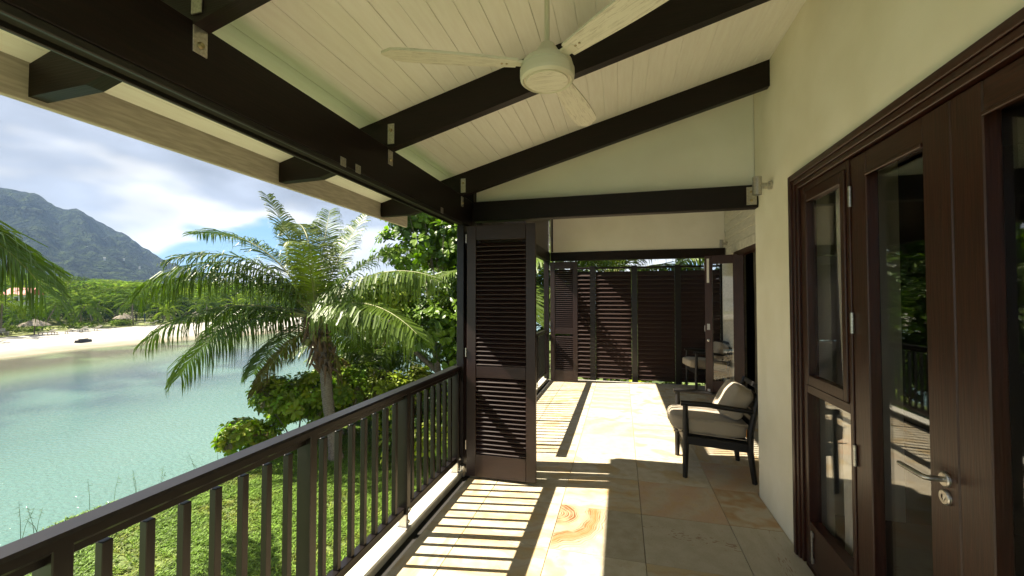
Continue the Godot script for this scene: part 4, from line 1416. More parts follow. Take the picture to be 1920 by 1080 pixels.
func build_near_palms() -> void:
	rng.seed = 21
	# the main palm; bearings: 0 = +x, 90 = -z, 180 = -x
	var specs := [
		[180, 74, 22, 4.4, 0.6, 1],      # upright, left of centre
		[144, 86, 108, 5.4, 0.9, 1],     # rises behind and curls over
		[120, 64, 22, 4.6, 0.7, 0],      # upright, right of centre
		[184, 62, 72, 5.4, 0.7, 0],      # left, high arch
		[210, 55, 112, 5.2, 1.45, 0],    # left, long
		[203, 20, 66, 4.8, 1.45, 0],     # left, low
		[185, 6, 68, 5.4, 1.45, 0],      # left, lowest in front
		[162, -20, 24, 4.2, 1.1, 0],
		[84, 68, 22, 4.2, 0.7, 0],       # right, high
		[12, 62, 68, 4.0, 0.8, 0],       # right, arch
		[-18, 34, 54, 5.2, 1.5, 0],      # right
		[-26, 18, 50, 5.2, 1.3, 0],      # right, low
		[96, -14, 36, 4.2, 1.2, 0],
		[60, 40, 70, 4.6, 1.0, 0],
		[196, 44, 84, 5.0, 1.2, 0],
		[175, 14, 56, 4.8, 1.2, 0],
		[120, 16, 60, 4.6, 1.2, 0],
		[40, 4, 56, 4.2, 1.2, 0],
		[226, 62, 90, 4.2, 0.9, 0],
		[-60, 74, 80, 3.4, 0.8, 1],
		[190, -36, 30, 2.8, 1.1, 2],
		[20, -62, 18, 2.0, 1.2, 2],
	]
	var p := palm("tall coconut palm with long drooping fronds beyond the railing", Vector3(-8.12, -3.12, -10.6), [Vector3.ZERO, Vector3(-0.12, 0.8, 0), Vector3(-0.30, 1.7, 0), Vector3(-0.42, 2.7, 0), Vector3(-0.62, 3.55, 0), Vector3(-0.78, 4.15, 0)], 0.17, 0.15)
	# fibre and old leaf bases under the crown
	var fb := MB.new()
	for k in 60:
		var a := k * 2.4
		var y := 2.55 + k * 0.027
		var c := Vector3(-0.42 - (y - 2.7) * 0.25, y, 0)
		var o := Vector3(cos(a), 0, sin(a))
		fb.tube([c + o * 0.12, c + o * 0.25 + Vector3.UP * 0.12, c + o * rng.randf_range(0.30, 0.46) + Vector3.UP * rng.randf_range(-0.45, 0.5)], [0.085, 0.06, 0.012], 5)
	obj("leaf_base", fb, M.fibre, p)
	for k in 6:
		var nut := MB.new()
		var a := k * 1.05 + 0.3
		nut.lathe([Vector2(0, -0.13), Vector2(0.07, -0.10), Vector2(0.105, 0.0), Vector2(0.08, 0.09), Vector2(0, 0.13)], 10)
		obj("coconut", nut, M.husk, p, Vector3(-0.66 + cos(a) * 0.27, 3.52 + 0.1 * sin(k * 2.0), sin(a) * 0.27))
	rng.seed = 22
	_add_fronds(p, Vector3(-0.78, 4.12, 0), specs)
	# a palm just outside the picture whose fronds hang in from the left
	rng.seed = 23
	var lp := palm("palm at the left edge whose frond hangs over the lagoon", Vector3(-9.7, -2.75, -0.25), [Vector3.ZERO, Vector3(0, 2.0, -0.05), Vector3(0.05, 4.0, -0.2), Vector3(0.1, 5.3, -0.3)], 0.16, 0.14)
	_add_fronds(lp, Vector3(0.1, 5.3, -0.3), [[102, 28, 92, 5.6, 1.2, 0], [110, 16, 44, 5.7, 1.1, 0], [106, 34, 84, 5.2, 1.2, 1], [160, 60, 70, 4.2, 1.0, 0], [185, 30, 70, 4.4, 1.1, 0], [215, 50, 70, 4.4, 1.0, 0], [250, 30, 64, 4.2, 1.1, 0], [285, 55, 70, 4.2, 1.0, 0], [320, 40, 60, 4.2, 0.8, 0]])
	# palms behind the far end of the house
	rng.seed = 24
	var back := [
		["palm beyond the far railing behind the near shutter", Vector3(-3.4, -3.12, -12.6), 5.0],
		["left of the two palms whose fronds top the louvred screen", Vector3(-0.4, -3.12, -11.6), 5.2],
		["right of the two palms whose fronds top the louvred screen", Vector3(2.6, -3.12, -11.9), 5.4],
		["short palm between the big tree and the lagoon", Vector3(-11.0, -3.12, -17.5), 2.2],
		["young palm growing behind the shrubs left of the big tree", Vector3(-9.6, -3.12, -15.2), 2.6],
		["dark palm standing behind the tall coconut palm", Vector3(-12.8, -3.12, -19.5), 3.3],
	]
	for e in back:
		var q := palm(e[0], e[1], [Vector3.ZERO, Vector3(0.05, e[2] * 0.5, 0.05), Vector3(0.1, e[2], 0.1)], 0.15, 0.12)
		var sp := []
		for k in 15:
			sp.append([k * 137.5, lerpf(70.0, -5.0, k / 14.0), 74.0, rng.randf_range(3.0, 3.8), rng.randf_range(0.8, 1.2), 1 if k < 3 else 0])
		_add_fronds(q, Vector3(0.1, e[2], 0.1), sp)

func _add_fronds(t: Node3D, top: Vector3, specs: Array) -> void:
	var mats := [M.frond, M.frond_young, M.frond_old]
	for e in specs:
		var mb := MB.new()
		mb.tinted = true
		mb.col = Color(1, 1, 1) * rng.randf_range(0.8, 1.2)
		var rb := MB.new()
		frond(mb, rb, e[3], e[1], e[2], int(e[3] * 22.0), (0.24 * e[3] + 0.10) * (0.75 + 0.25 * minf(e[4], 1.0)), e[4], 0.043)
		var o := obj("frond", mb, mats[e[5]], t, top + Vector3(0, rng.randf_range(-0.1, 0.1), 0))
		o.rotation.y = deg_to_rad(e[0])
		obj("midrib", rb, M.rib, o)

func build_big_tree() -> void:
	var meshes := [rosette(10, 0.27, 0.46, 31), rosette(8, 0.25, 0.5, 32), rosette(11, 0.29, 0.44, 33), rosette(9, 0.23, 0.5, 34)]
	rng.seed = 35
	var t := thing("broad_leaved_tree", "big broad-leaved tree with glossy leaves behind the railing end", "tree", Vector3(-5.75, -3.12, -12.4))
	var limbs := [[Vector3(0, 0, 0), Vector3(0.1, 2.0, 0), Vector3(-0.1, 3.6, 0.1), Vector3(-0.3, 5.4, 0.2)], [Vector3(0.05, 2.0, 0), Vector3(0.9, 3.4, 0.3), Vector3(1.5, 5.2, 0.4)], [Vector3(0, 2.4, 0), Vector3(-0.9, 3.3, 0.4), Vector3(-1.5, 4.4, 0.7)], [Vector3(0, 3.0, 0), Vector3(0.4, 4.2, -1.0), Vector3(0.6, 6.2, -1.2)]]
	for k in limbs.size():
		var m := MB.new()
		var rr := []
		for i in limbs[k].size(): rr.append(lerpf(0.17 if k == 0 else 0.09, 0.035, float(i) / (limbs[k].size() - 1)))
		m.tube(limbs[k], rr, 8)
		obj("trunk" if k == 0 else "limb", m, M.bark, t)
	var lobes := [
		[Vector3(-0.3, 6.2, 0.2), Vector3(1.5, 1.0, 1.4)], [Vector3(1.5, 6.6, 0.4), Vector3(1.4, 1.1, 1.2)], [Vector3(1.9, 4.9, 0.8), Vector3(1.2, 1.0, 1.0)],
		[Vector3(-1.2, 4.7, 0.9), Vector3(0.9, 0.75, 0.8)], [Vector3(0.4, 4.0, 0.9), Vector3(1.1, 0.9, 0.9)], [Vector3(0.6, 7.6, -0.9), Vector3(1.8, 0.9, 1.4)],
		[Vector3(1.6, 3.2, 0.7), Vector3(1.3, 0.8, 0.9)], [Vector3(-0.6, 7.3, 0.5), Vector3(0.9, 0.5, 0.8)],
	]
	var spots := leaf_shell(lobes, 900, 0.85, 1.3)
	var mats := [M.leaf_mid, M.leaf_deep, M.leaf_light, M.leaf_mid, M.leaf_deep]
	# the clusters nearest the house are parts, the rest one mass
	spots.sort_custom(func(a, b): return a.origin.z - 0.2 * a.origin.x > b.origin.z - 0.2 * b.origin.x)
	for k in 260:
		var painted_lit: bool = spots[k].origin.distance_to(Vector3(-1.0, 4.9, 1.4)) < 0.75  # clusters round one spot painted brighter yellow, as if sunlit
		var o := obj("leaf_cluster", meshes[rng.randi() % 4], M.leaf_yellow if painted_lit else mats[rng.randi() % 5], t)
		o.transform = spots[k]
	var rest := spots.slice(260)
	many("foliage", meshes[0], M.leaf_mid, rest, t, shades(rest.size(), 0.5, 1.5))
	rng.seed = 36
	var tw := MB.new()
	for k in 70:
		var p: Vector3 = spots[rng.randi() % 500].origin
		var q := p.lerp(Vector3(0.2, 4.2, 0.1), 0.45) + Vector3.DOWN * 0.2
		tw.tube([q, p.lerp(q, 0.4) + Vector3.DOWN * 0.05, p], [0.022, 0.014, 0.006], 4, false)
	obj("twigs", tw, M.bark, t)

func build_shrubs() -> void:
	var lobe0 := clump_mesh(401, 420, 0.085)
	rng.seed = 402
	for e in [["tall dark tree right behind the big broad-leaved tree", Vector3(-5.6, -3.12, -17.0), 8.5], ["tall leafy tree farther along the garden edge", Vector3(-8.6, -3.12, -20.5), 8.0], ["tall leafy tree close behind the far end of the house", Vector3(-2.2, -3.12, -15.5), 9.0], ["tall leafy tree farthest along the garden edge", Vector3(-7.0, -3.12, -27.0), 11.0]]:
		var t := thing("garden_tree", e[0], "tree", e[1], 0, "tall trees behind the big tree")
		var h: float = e[2]
		var m := MB.new()
		m.tube([Vector3.ZERO, Vector3(0.1, h * 0.4, 0.1), Vector3(0.0, h * 0.9, 0)], [0.24, 0.17, 0.06], 8)
		obj("trunk", m, M.bark, t)
		var sp := []
		for i in 15:
			var a := i * 2.4
			var r := h * 0.22 * sqrt(float(i) / 15.0) * 1.25
			sp.append(Transform3D(Basis(Vector3.UP, rng.randf() * TAU).scaled(Vector3(1.2, 0.9, 1.2) * h * rng.randf_range(0.13, 0.19)), Vector3(cos(a) * r, h * rng.randf_range(0.30, 0.95), sin(a) * r)))
		many("crown", lobe0, M.leaf_mid, sp, t, shades(15, 0.5, 1.1))
	var small := [rosette(8, 0.23, 0.44, 41), rosette(9, 0.25, 0.42, 42)]
	rng.seed = 43
	var list := [
		["bright green shrub at the water's edge left of the palm trunk", Vector3(-10.4, -3.12, -11.6), Vector3(1.15, 1.05, 1.2), M.leaf_light, 950],
		["dense shrub just behind the tall palm trunk", Vector3(-9.2, -3.12, -12.6), Vector3(1.3, 1.25, 1.2), M.leaf_light, 1000],
		["low shrub leaning over the lagoon below the drooping frond", Vector3(-10.9, -3.12, -10.2), Vector3(0.75, 0.62, 0.8), M.leaf_light, 480],
		["yellowish shrub right of the palm trunk behind the railing", Vector3(-7.3, -3.12, -13.0), Vector3(1.2, 1.15, 1.1), M.leaf_yellow, 900],
		["dark shrub at the foot of the big tree", Vector3(-5.6, -3.12, -11.0), Vector3(1.2, 1.0, 1.0), M.leaf_deep, 700],
		["shrub in front of the big tree beside the house", Vector3(-4.0, -3.12, -10.4), Vector3(1.0, 0.9, 1.0), M.leaf_mid, 600],
		["tall shrub behind the others towards the lagoon", Vector3(-9.8, -3.12, -14.6), Vector3(1.3, 1.35, 1.3), M.leaf_mid, 800],
		["rounded shrub under the palms beyond the far railing", Vector3(-2.6, -3.12, -10.9), Vector3(1.1, 1.6, 0.9), M.leaf_light, 700],
		["green shrub showing under the louvred screen", Vector3(0.4, -3.12, -10.4), Vector3(2.2, 1.45, 0.7), M.leaf_yellow, 800],
	]
	for e in list:
		var t := thing("shrub", e[0], "shrub", e[1], 0, "shrubs along the garden edge")
		var r: Vector3 = e[2]
		var lobes := []
		for k in 7:
			var a := k * 2.4
			lobes.append([Vector3(cos(a) * r.x * 0.55, r.y * (0.7 + 0.95 * rng.randf()), sin(a) * r.z * 0.55), r * rng.randf_range(0.42, 0.62)])
		var spots := leaf_shell(lobes, int(e[4] * 0.72), 0.65, 1.4)
		var cut := spots.size() * 7 / 10
		many("foliage", small[0], e[3], spots.slice(0, cut), t, shades(cut, 0.5, 1.5))
		var cut2 := spots.size() * 95 / 100
		many("young_leaves", small[1], M.leaf_yellow, spots.slice(cut, cut2), t, shades(cut2 - cut, 0.4, 1.2))
		many("dry_leaves", small[1], M.frond_old, spots.slice(cut2), t, shades(spots.size() - cut2, 0.4, 1.3))
		var st := MB.new()
		for k in 9:
			var a := k * 2.1
			st.tube([Vector3(cos(a) * 0.08, -0.05, sin(a) * 0.08), Vector3(cos(a) * r.x * 0.3, r.y * 0.5, sin(a) * r.z * 0.3), Vector3(cos(a) * r.x * 0.6, r.y * 1.1, sin(a) * r.z * 0.6)], [0.03, 0.02, 0.01], 5, false)
		obj("stems", st, M.bark, t)

func build_grass() -> void:
	rng.seed = 51
	var m := MB.new()
	m.tinted = true
	for k in 7:
		var a := k * 0.9 + 0.2
		var o := Vector3(cos(a * 2.7), 0, sin(a * 2.7)) * rng.randf_range(0.0, 0.03)
		var d := Vector3(cos(a), 0, sin(a))
		var h := rng.randf_range(0.03, 0.075)
		var s := d.cross(Vector3.UP) * 0.0085
		m.col = Color(1, 1, 1) * rng.randf_range(0.75, 1.3)
		m.quad(o - s, o + s, o + s * 0.8 + d * h * 0.45 + Vector3.UP * h * 0.75, o - s * 0.8 + d * h * 0.45 + Vector3.UP * h * 0.75)
		m.tri(o - s * 0.8 + d * h * 0.45 + Vector3.UP * h * 0.75, o + s * 0.8 + d * h * 0.45 + Vector3.UP * h * 0.75, o + d * h * 1.15 + Vector3.UP * h * 0.95)
	var tuft := m.mesh()
	var spots := []
	var tints := []
	var patch := noise(0.55, 3, 52)
	while spots.size() < 75000:
		var z := rng.randf_range(-16.0, 0.5)
		var x := rng.randf_range(-11.6, -2.2)
		if x < near_shore(z) + 0.35: continue
		var n := patch.get_noise_2d(x, z)
		if rng.randf() < 0.6 * smoothstep(0.1, 0.45, n): continue
		spots.append(Transform3D(Basis(Vector3.UP, rng.randf() * TAU).scaled(Vector3.ONE * rng.randf_range(0.7, 1.5)), Vector3(x, -3.115 + 0.05 * 0.0, z)))
		var f := rng.randf_range(0.45, 1.75)
		var dry := 1.0 + 0.55 * smoothstep(0.0, 0.4, n) * rng.randf()
		tints.append(Color(f * dry, f, f * (0.8 + 0.4 * (dry - 1.0))))
	many("grass", tuft, M.grass, spots, null, tints)
	# tall seed stalks on the bank
	var st := MB.new()
	st.tinted = true
	for k in 14:
		var z := rng.randf_range(-9.6, -5.0)
		var b := Vector3(near_shore(z) + rng.randf_range(0.0, 0.5), -3.35, z)
		var h := rng.randf_range(0.35, 0.95)
		var l := Vector3(rng.randf_range(-0.4, 0.3), 0, rng.randf_range(-0.4, 0.4)) * h
		st.col = Color(1, 1, 1) * rng.randf_range(0.5, 1.0)
		st.tube([b, b + Vector3(0, h * 0.6, 0) + l * 0.4, b + Vector3(0, h, 0) + l], [0.006, 0.004, 0.002], 4, false)
		for i in 5:
			var p: Vector3 = b + Vector3(0, h * (0.75 + 0.05 * i), 0) + l * (0.6 + 0.08 * i)
			st.tube([p, p + Vector3(rng.randf_range(-0.08, 0.08), -0.03, rng.randf_range(-0.08, 0.08))], [0.005, 0.002], 3, false)
	var so := obj("shore_grass", st, M.grass)
	tag(so, "", "", "", "stuff")

func crown_mesh(sd: int, n: int, length: float) -> ArrayMesh:
	rng.seed = sd
	var all := MB.new()
	all.tinted = true
	for k in n:
		var mb := MB.new()
		mb.tinted = true
		mb.col = Color(1, 1, 1) * rng.randf_range(0.7, 1.35)
		frond(mb, null, length * rng.randf_range(0.8, 1.1), lerpf(78.0, -18.0, float(k) / (n - 1)) + rng.randf_range(-8, 8), 78.0, 22, 0.17 * length, rng.randf_range(0.7, 1.3), 0.10, 1)
		var b := Basis(Vector3.UP, k * 2.4 + rng.randf_range(-0.3, 0.3))
		var first := all.v.size()
		for i in mb.v.size():
			all.v.push_back(b * mb.v[i]); all.nn.push_back(b * mb.nn[i]); all.uv.push_back(mb.uv[i]); all.cc.push_back(mb.cc[i])
		for i in mb.ix: all.ix.push_back(first + i)
	return all.mesh()

func clump_mesh(sd: int, n: int, leaf: float) -> ArrayMesh:
	rng.seed = sd
	var m := MB.new()
	m.tinted = true
	for k in n:
		var d := Vector3(rng.randfn(), rng.randfn(), rng.randfn()).normalized()
		if d.y < -0.4: d.y = -d.y
		var p := d * rng.randf_range(0.75, 1.05)
		var nrm := (d + Vector3(rng.randfn(), rng.randfn(), rng.randfn()) * 0.45 + Vector3(0, 0.4, 0)).normalized()
		var s := nrm.cross(Vector3(0.3, 0.8, 0.5)).normalized() * leaf * rng.randf_range(0.6, 1.2)
		var u := s.cross(nrm) * rng.randf_range(0.5, 0.9)
		m.col = Color(1, 1, 1) * rng.randf_range(0.6, 1.4)
		m.quad(p - s, p - u * 0.6, p + s, p + u * 0.6, nrm)
	return m.mesh()

func build_far_shore() -> void:
	# coconut palms along the far bank
	var crowns := []
	for k in 5: crowns.append(crown_mesh(200 + k, 18, 3.1))
	var tr := []
	rng.seed = 210
	for k in 4:
		var m := MB.new()
		var bx := rng.randf_range(-0.5, 0.5)
		var bz := rng.randf_range(-0.5, 0.5)
		m.tube([Vector3.ZERO, Vector3(bx * 0.5, 0.5, bz * 0.5), Vector3(bx, 1.0, bz)], [0.03, 0.022, 0.018], 7)
		tr.append([m.mesh(), Vector3(bx, 1.0, bz)])
	var looks := ["leaning slightly", "with a full crown", "with a thin pale stem", "with hanging lower fronds"]
	var sites := ["behind the left parasol", "between the left and middle parasols", "behind the middle parasol", "between the middle and right parasols", "behind the right parasol", "right of the parasols"]
	var fm := [M.far_mid, M.far_light, M.far_mid, M.far_light]
	rng.seed = 211
	for k in 46:
		var z := lerpf(-24.0, -104.0, pow((k + 0.5) / 46.0, 1.1)) + rng.randf_range(-1.6, 1.6)
		var d := sand_width(z) + 2.5 + 15.0 * pow(rng.randf(), 1.4)
		var x := shore(z) - d
		var base := Vector3(x, far_height(x, z), z)
		var h := rng.randf_range(2.2, 5.2)
		var kind := rng.randi() % 4
		var bear := rad_to_deg(atan2(-x, -z))
		var where: String = sites[0 if bear > 61.5 else 1 if bear > 58.5 else 2 if bear > 56.5 else 3 if bear > 53 else 4 if bear > 50 else 5]
		var size: String = "tall" if h > 4.2 else "short" if h < 3.0 else "mid-height"
		var t := thing("shore_palm", "%s palm %s %s" % [size, looks[kind], where], "palm", base, rng.randf() * TAU, "palms on the far bank " + where)
		var st := obj("trunk", tr[kind][0], M.bark, t)
		st.scale = Vector3(4.2, h, 4.2)
		var c := obj("crown", crowns[rng.randi() % 5], fm[rng.randi() % 4], t, tr[kind][1] * Vector3(4.2, h, 4.2))
		c.scale = Vector3.ONE * rng.randf_range(0.95, 1.4)
	# leafy trees and bushes between them
	var clumps := [clump_mesh(220, 130, 0.17), clump_mesh(221, 130, 0.15), clump_mesh(222, 120, 0.19)]
	var tm := [M.far_mid, M.far_dark, M.far_light, M.far_mid]
	rng.seed = 223
	var tone := ["mid-green", "dark", "light green", "mid-green"]
	for k in 20:
		var z := lerpf(-14.0, -125.0, (k + 0.5) / 20.0) + rng.randf_range(-2, 2)
		var d := sand_width(z) + 19.0 + rng.randf() * 14.0
		var x := shore(z) - d
		var base := Vector3(x, far_height(x, z), z)
		var bear := rad_to_deg(atan2(-x, -z))
		var where: String = sites[0 if bear > 61.5 else 1 if bear > 58.5 else 2 if bear > 56.5 else 3 if bear > 53 else 4 if bear > 50 else 5]
		var mi := rng.randi() % 4
		var t := thing("bank_tree", "%s leafy far-shore tree %s" % [tone[mi], where], "tree", base, 0.0, "leafy trees on the far bank " + where)
		var h := rng.randf_range(3.2, 6.0)
		var m := MB.new()
		m.tube([Vector3.ZERO, Vector3(0.1, h * 0.5, 0.1), Vector3(0.2, h * 0.8, 0)], [0.22, 0.16, 0.08], 7)
		obj("trunk", m, M.bark, t)
		var sp := []
		for i in 9:
			var a := i * 2.4
			var r := h * 0.34 * sqrt(float(i) / 9.0) * 1.2
			sp.append(Transform3D(Basis(Vector3.UP, rng.randf() * TAU).scaled(Vector3(1.25, 0.9, 1.25) * h * rng.randf_range(0.2, 0.3)), Vector3(cos(a) * r, h * rng.randf_range(0.62, 0.95), sin(a) * r)))
		many("crown", clumps[rng.randi() % 3], tm[mi], sp, t, shades(9, 0.7, 1.3))
	for e in [[-24.5, 17.5, 6.5, "left of the bench"], [-28.0, 18.5, 5.5, "at the picture's left edge"]]:
		var x := shore(e[0]) - float(e[1])
		var t := thing("bank_tree", "dark spreading tree shading the sand %s" % e[3], "tree", Vector3(x, far_height(x, e[0]), e[0]))
		var m := MB.new()
		m.tube([Vector3.ZERO, Vector3(0.2, e[2] * 0.5, 0), Vector3(0.4, e[2] * 0.8, 0)], [0.25, 0.18, 0.1], 7)
		obj("trunk", m, M.bark, t)
		var sp := []
		for i in 12:
			var a := i * 2.4
			sp.append(Transform3D(Basis(Vector3.UP, a).scaled(Vector3(1.3, 0.85, 1.3) * e[2] * 0.25), Vector3(cos(a) * e[2] * 0.13 * sqrt(i), e[2] * (0.45 + 0.045 * i), sin(a) * e[2] * 0.13 * sqrt(i))))
		many("crown", clumps[0], M.far_dark, sp, t, shades(12, 0.7, 1.2))
	rng.seed = 224
	for k in 30:
		var z := lerpf(-20.0, -100.0, (k + 0.5) / 30.0) + rng.randf_range(-1.5, 1.5)
		if k % 5 == 3: continue
		var d := sand_width(z) + rng.randf_range(1.5, 5.5)
		var x := shore(z) - d
		var bear := rad_to_deg(atan2(-x, -z))
		var where: String = sites[0 if bear > 61.5 else 1 if bear > 58.5 else 2 if bear > 56.5 else 3 if bear > 53 else 4 if bear > 50 else 5]
		var mi := rng.randi() % 4
		var t := thing("beach_shrub", "low %s beach shrub %s" % [tone[mi], where], "shrub", Vector3(x, far_height(x, z), z), 0.0, "low shrubs along the far beach " + where)
		var sp := []
		for i in 5:
			var s := rng.randf_range(0.5, 0.95)
			sp.append(Transform3D(Basis(Vector3.UP, rng.randf() * TAU).scaled(Vector3(1.3, 0.8, 1.3) * s), Vector3(rng.randf_range(-1.2, 1.2), s * 0.5, rng.randf_range(-1.2, 1.2))))
		many("foliage", clumps[rng.randi() % 3], tm[mi], sp, t, shades(5, 0.7, 1.4))
	# the wood that rises behind, one mass
	rng.seed = 230
	var big := [clump_mesh(231, 170, 0.13)]
	var places := []
	var tints := []
	while places.size() < 2600:
		var z := rng.randf_range(-330.0, 20.0)
		var d := 46.0 + 210.0 * pow(rng.randf(), 1.3)
		var x := shore(z) - d
		var top := 8.5 + 3.0 * sin(z * 0.045) * sin(x * 0.05) - 2.2 * smoothstep(70.0, 46.0, d)
		var f := rng.randf()
		var s := rng.randf_range(1.8, 3.6)
		var y := far_height(x, z) + top - s * 0.6 if f > 0.35 else far_height(x, z) + rng.randf_range(1.0, top)
		places.append(Transform3D(Basis(Vector3.UP, rng.randf() * TAU).scaled(Vector3(1.35, 0.62, 1.35) * s), Vector3(x, y, z)))
		var b := rng.randf_range(0.45, 1.35) * (1.0 if f > 0.35 else 0.6)  # lower clumps darkened, shade inside the wood put into their colour
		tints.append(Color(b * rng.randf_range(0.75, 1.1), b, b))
	many("forest", big[0], M.far_light, places, null, tints)
	rng.seed = 233
	places = []
	tints = []
	while places.size() < 700:
		var z := rng.randf_range(-130.0, 10.0)
		var d := sand_width(z) + 13.0 + 34.0 * rng.randf()
		var x := shore(z) - d
		var s := rng.randf_range(0.8, 1.9)
		places.append(Transform3D(Basis(Vector3.UP, rng.randf() * TAU).scaled(Vector3(1.3, 0.8, 1.3) * s), Vector3(x, far_height(x, z) + s * rng.randf_range(0.3, 1.6), z)))
		var b := rng.randf_range(0.4, 1.5)
		tints.append(Color(b, b, b))
	many("shade_undergrowth", big[0], M.far_dark, places, null, tints)  # dark clumps added in place of the shade under the trees
	# thatched parasols and what stands by them
	parasol("left thatched beach parasol, nearest of the three", Vector3(-76.4, -3.2, -37.9), 1.55)
	parasol("middle thatched beach parasol by the low palms", Vector3(-84.6, -3.2, -53.5), 1.5)
	parasol("right thatched beach parasol, palest and farthest", Vector3(-81.6, -3.2, -63.9), 1.35)
	var ln := [["lounger in the shade of the left parasol", -75.2, -38.6, 20], ["lounger just right of the left parasol", -75.0, -40.2, 35], ["lounger on the sand between the parasols", -76.4, -42.6, 30], ["second lounger on the sand between the parasols", -76.8, -44.6, 28], ["lounger under the middle parasol", -83.2, -54.3, 25], ["lounger right of the middle parasol", -82.4, -56.4, 30]]
	for e in ln: lounger(e[0], Vector3(e[1], far_height(e[1], e[2]) + 0.02, e[2]), deg_to_rad(e[3]))
	bench(Vector3(-77.6, -3.15, -35.3))
	# dark hull-like crate lying on the sand
	var bx := thing("upturned_dinghy", "dark low upturned dinghy lying alone on the white sand", "boat", Vector3(-63.5, far_height(-63.5, -35.9), -35.9), deg_to_rad(-68))
	var hull := MB.new()
	var rows := []
	for i in 9:
		var t := i / 8.0
		var hw := 0.34 * (0.75 + 0.25 * sin(PI * minf(1.0, t * 0.9 + 0.25)))
		var hh := 0.42 * (0.8 + 0.2 * sin(PI * t))
		rows.append([Vector3(lerpf(-0.85, 0.85, t), 0, -hw), Vector3(lerpf(-0.85, 0.85, t), hh * 0.8, -hw * 0.9), Vector3(lerpf(-0.8, 0.8, t), hh, 0), Vector3(lerpf(-0.85, 0.85, t), hh * 0.8, hw * 0.9), Vector3(lerpf(-0.85, 0.85, t), 0, hw)])
	hull.grid(rows)
	for k in hull.nn.size():
		if hull.nn[k].dot(hull.v[k] - Vector3(0, 0.1, 0)) < 0: hull.nn[k] = -hull.nn[k]
	for s in [-1.0, 1.0]:
		hull.quad(Vector3(s * 0.85, 0, -0.30), Vector3(s * 0.85, 0, 0.30), Vector3(s * 0.82, 0.32, 0.26), Vector3(s * 0.82, 0.32, -0.26), Vector3(s, 0, 0))
	obj("hull", hull, M.black, bx)
	box("keel", Vector3(-0.7, 0.38, -0.03), Vector3(0.7, 0.45, 0.03), M.wood_grey, bx, 0.01)
	person("person in dark clothes standing on the far lawn", Vector3(-92.0, 0, -60.2), M.black)
	person("person in blue standing behind the dark-clothed one", Vector3(-93.0, 0, -62.4), plain(lin(0.05, 0.09, 0.2), 0.8))
	# red-roofed house seen through the left frond
	var hp := Vector3(-103.0, 0.2, -49.5)
	var h := thing("red_roofed_house", "pale house with a red roof behind the far palms", "house", hp, deg_to_rad(28))
	h.scale = Vector3.ONE * 0.55
	box("wall", Vector3(-3.2, -6.0, -2.4), Vector3(3.2, 3.9, 2.4), M.white, h, 0.02)
	var rf := MB.new()
	for s in [-1.0, 1.0]:
		rf.quad(Vector3(-3.7, 3.7, s * 3.0), Vector3(3.7, 3.7, s * 3.0), Vector3(3.4, 6.0, 0), Vector3(-3.4, 6.0, 0), Vector3(0, 1, s))
	for s in [-1.0, 1.0]:
		rf.tri(Vector3(s * 3.7, 3.7, -3.0), Vector3(s * 3.7, 3.7, 3.0), Vector3(s * 3.4, 6.0, 0), Vector3(s, 0, 0))
	obj("roof", rf, M.roof_red, h)
	for xx in [-1.9, 0.0, 1.9]:
		box("window", Vector3(xx - 0.5, 1.6, 2.401), Vector3(xx + 0.5, 3.0, 2.44), M.black, h, 0.01)

func parasol(label: String, at: Vector3, r: float) -> void:
	at.y = far_height(at.x, at.z)
	var p := thing("thatched_parasol", label, "parasol", at, 0, "thatched parasols on the far beach")
	var m := MB.new()
	m.tube([Vector3.ZERO, Vector3(0, 2.1, 0)], [0.07, 0.06], 8)
	obj("pole", m, M.wood_grey, p)
	var c := MB.new()
	var k := 90
	for layer in 3:
		var y0 := 2.15 - layer * 0.25
		var r0 := 0.03 + r * 0.33 * layer
		var r1 := r * (0.40 + 0.30 * layer)
		for i in k:
			var a := TAU * i / k
			var b := TAU * (i + 1) / k
			var e := rng.randf_range(-0.07, 0.07)
			var da := Vector3(cos(a), 0, sin(a))
			var db := Vector3(cos(b), 0, sin(b))
			c.quad(da * r0 + Vector3.UP * y0, db * r0 + Vector3.UP * y0, db * (r1 + e) + Vector3.UP * (y0 - 0.42 + e), da * (r1 + e) + Vector3.UP * (y0 - 0.42 + e), da + Vector3.UP)
	obj("thatch", c, M.thatch, p)

func lounger(label: String, at: Vector3, turn: float) -> void:
	var l := thing("beach_lounger", label, "lounger", at, turn, "loungers on the far beach")
	box("seat", Vector3(-0.95, 0.26, -0.32), Vector3(0.35, 0.36, 0.32), M.white_board, l, 0.01)
	var b := MB.new()
	b.box(Vector3(0.62, 0.52, 0), Vector3(0.72, 0.09, 0.64), 0.01, Basis(Vector3(0, 0, 1), deg_to_rad(32)))
	obj("backrest", b, M.white_board, l)
	for x in [-0.85, 0.30]:
		for z in [-0.27, 0.27]:
			box("leg", Vector3(x - 0.03, 0, z - 0.03), Vector3(x + 0.03, 0.26, z + 0.03), M.wood_grey, l, 0.004)

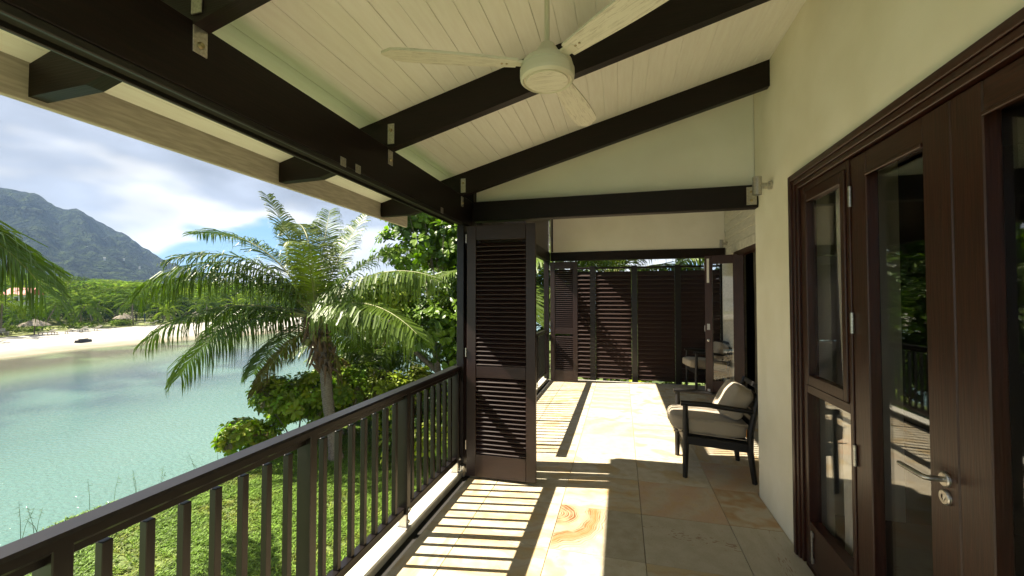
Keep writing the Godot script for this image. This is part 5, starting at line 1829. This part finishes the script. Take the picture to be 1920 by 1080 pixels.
func bench(at: Vector3) -> void:
	at.y = far_height(at.x, at.z)
	var b := thing("garden_bench", "grey bench at the far left of the beach top", "bench", at, deg_to_rad(25))
	box("seat", Vector3(-0.25, 0.42, -0.9), Vector3(0.25, 0.48, 0.9), M.concrete, b, 0.01)
	box("backrest", Vector3(-0.30, 0.55, -0.9), Vector3(-0.25, 0.95, 0.9), M.concrete, b, 0.01)
	for z in [-0.75, 0.75]:
		box("leg", Vector3(-0.25, 0, z - 0.05), Vector3(0.22, 0.42, z + 0.05), M.concrete, b, 0.01)

func person(label: String, at: Vector3, cloth: Material) -> void:
	at.y = far_height(at.x, at.z)
	var p := thing("person", label, "person", at, deg_to_rad(40))
	var m := MB.new()
	m.tube([Vector3(0, 0.78, 0), Vector3(0, 0.95, 0), Vector3(0, 1.15, 0), Vector3(0, 1.36, 0), Vector3(0, 1.45, 0), Vector3(0, 1.50, 0), Vector3(0, 1.56, 0), Vector3(0, 1.65, 0), Vector3(0, 1.73, 0)], [0.14, 0.155, 0.14, 0.17, 0.12, 0.055, 0.075, 0.095, 0.03], 10)
	for s in [-1.0, 1.0]:
		m.tube([Vector3(0, 0.92, s * 0.08), Vector3(0.02, 0.48, s * 0.10), Vector3(0, 0.06, s * 0.11), Vector3(0.10, 0.03, s * 0.12)], [0.095, 0.065, 0.045, 0.03], 8)
		m.tube([Vector3(0, 1.40, s * 0.16), Vector3(-0.02, 1.12, s * 0.23), Vector3(0.08, 0.88, s * 0.24)], [0.055, 0.042, 0.03], 8)
	obj("body", m, cloth, p)


func tell_apart() -> void:
	# things that still share a label are told apart by their order from the left, as seen from the veranda
	var same := {}
	for o in get_children():
		if o.has_meta("label"):
			var l: String = o.get_meta("label")
			if not same.has(l): same[l] = []
			same[l].append(o)
	var words := ["leftmost such", "second such from left", "third such from left", "fourth such from left", "fifth such from left", "sixth such from left", "seventh such from left"]
	for l in same:
		var list: Array = same[l]
		if list.size() < 2: continue
		list.sort_custom(func(a, b): return atan2(-a.position.x, -a.position.z) > atan2(-b.position.x, -b.position.z))
		for k in list.size(): list[k].set_meta("label", l + ", " + words[mini(k, 6)])
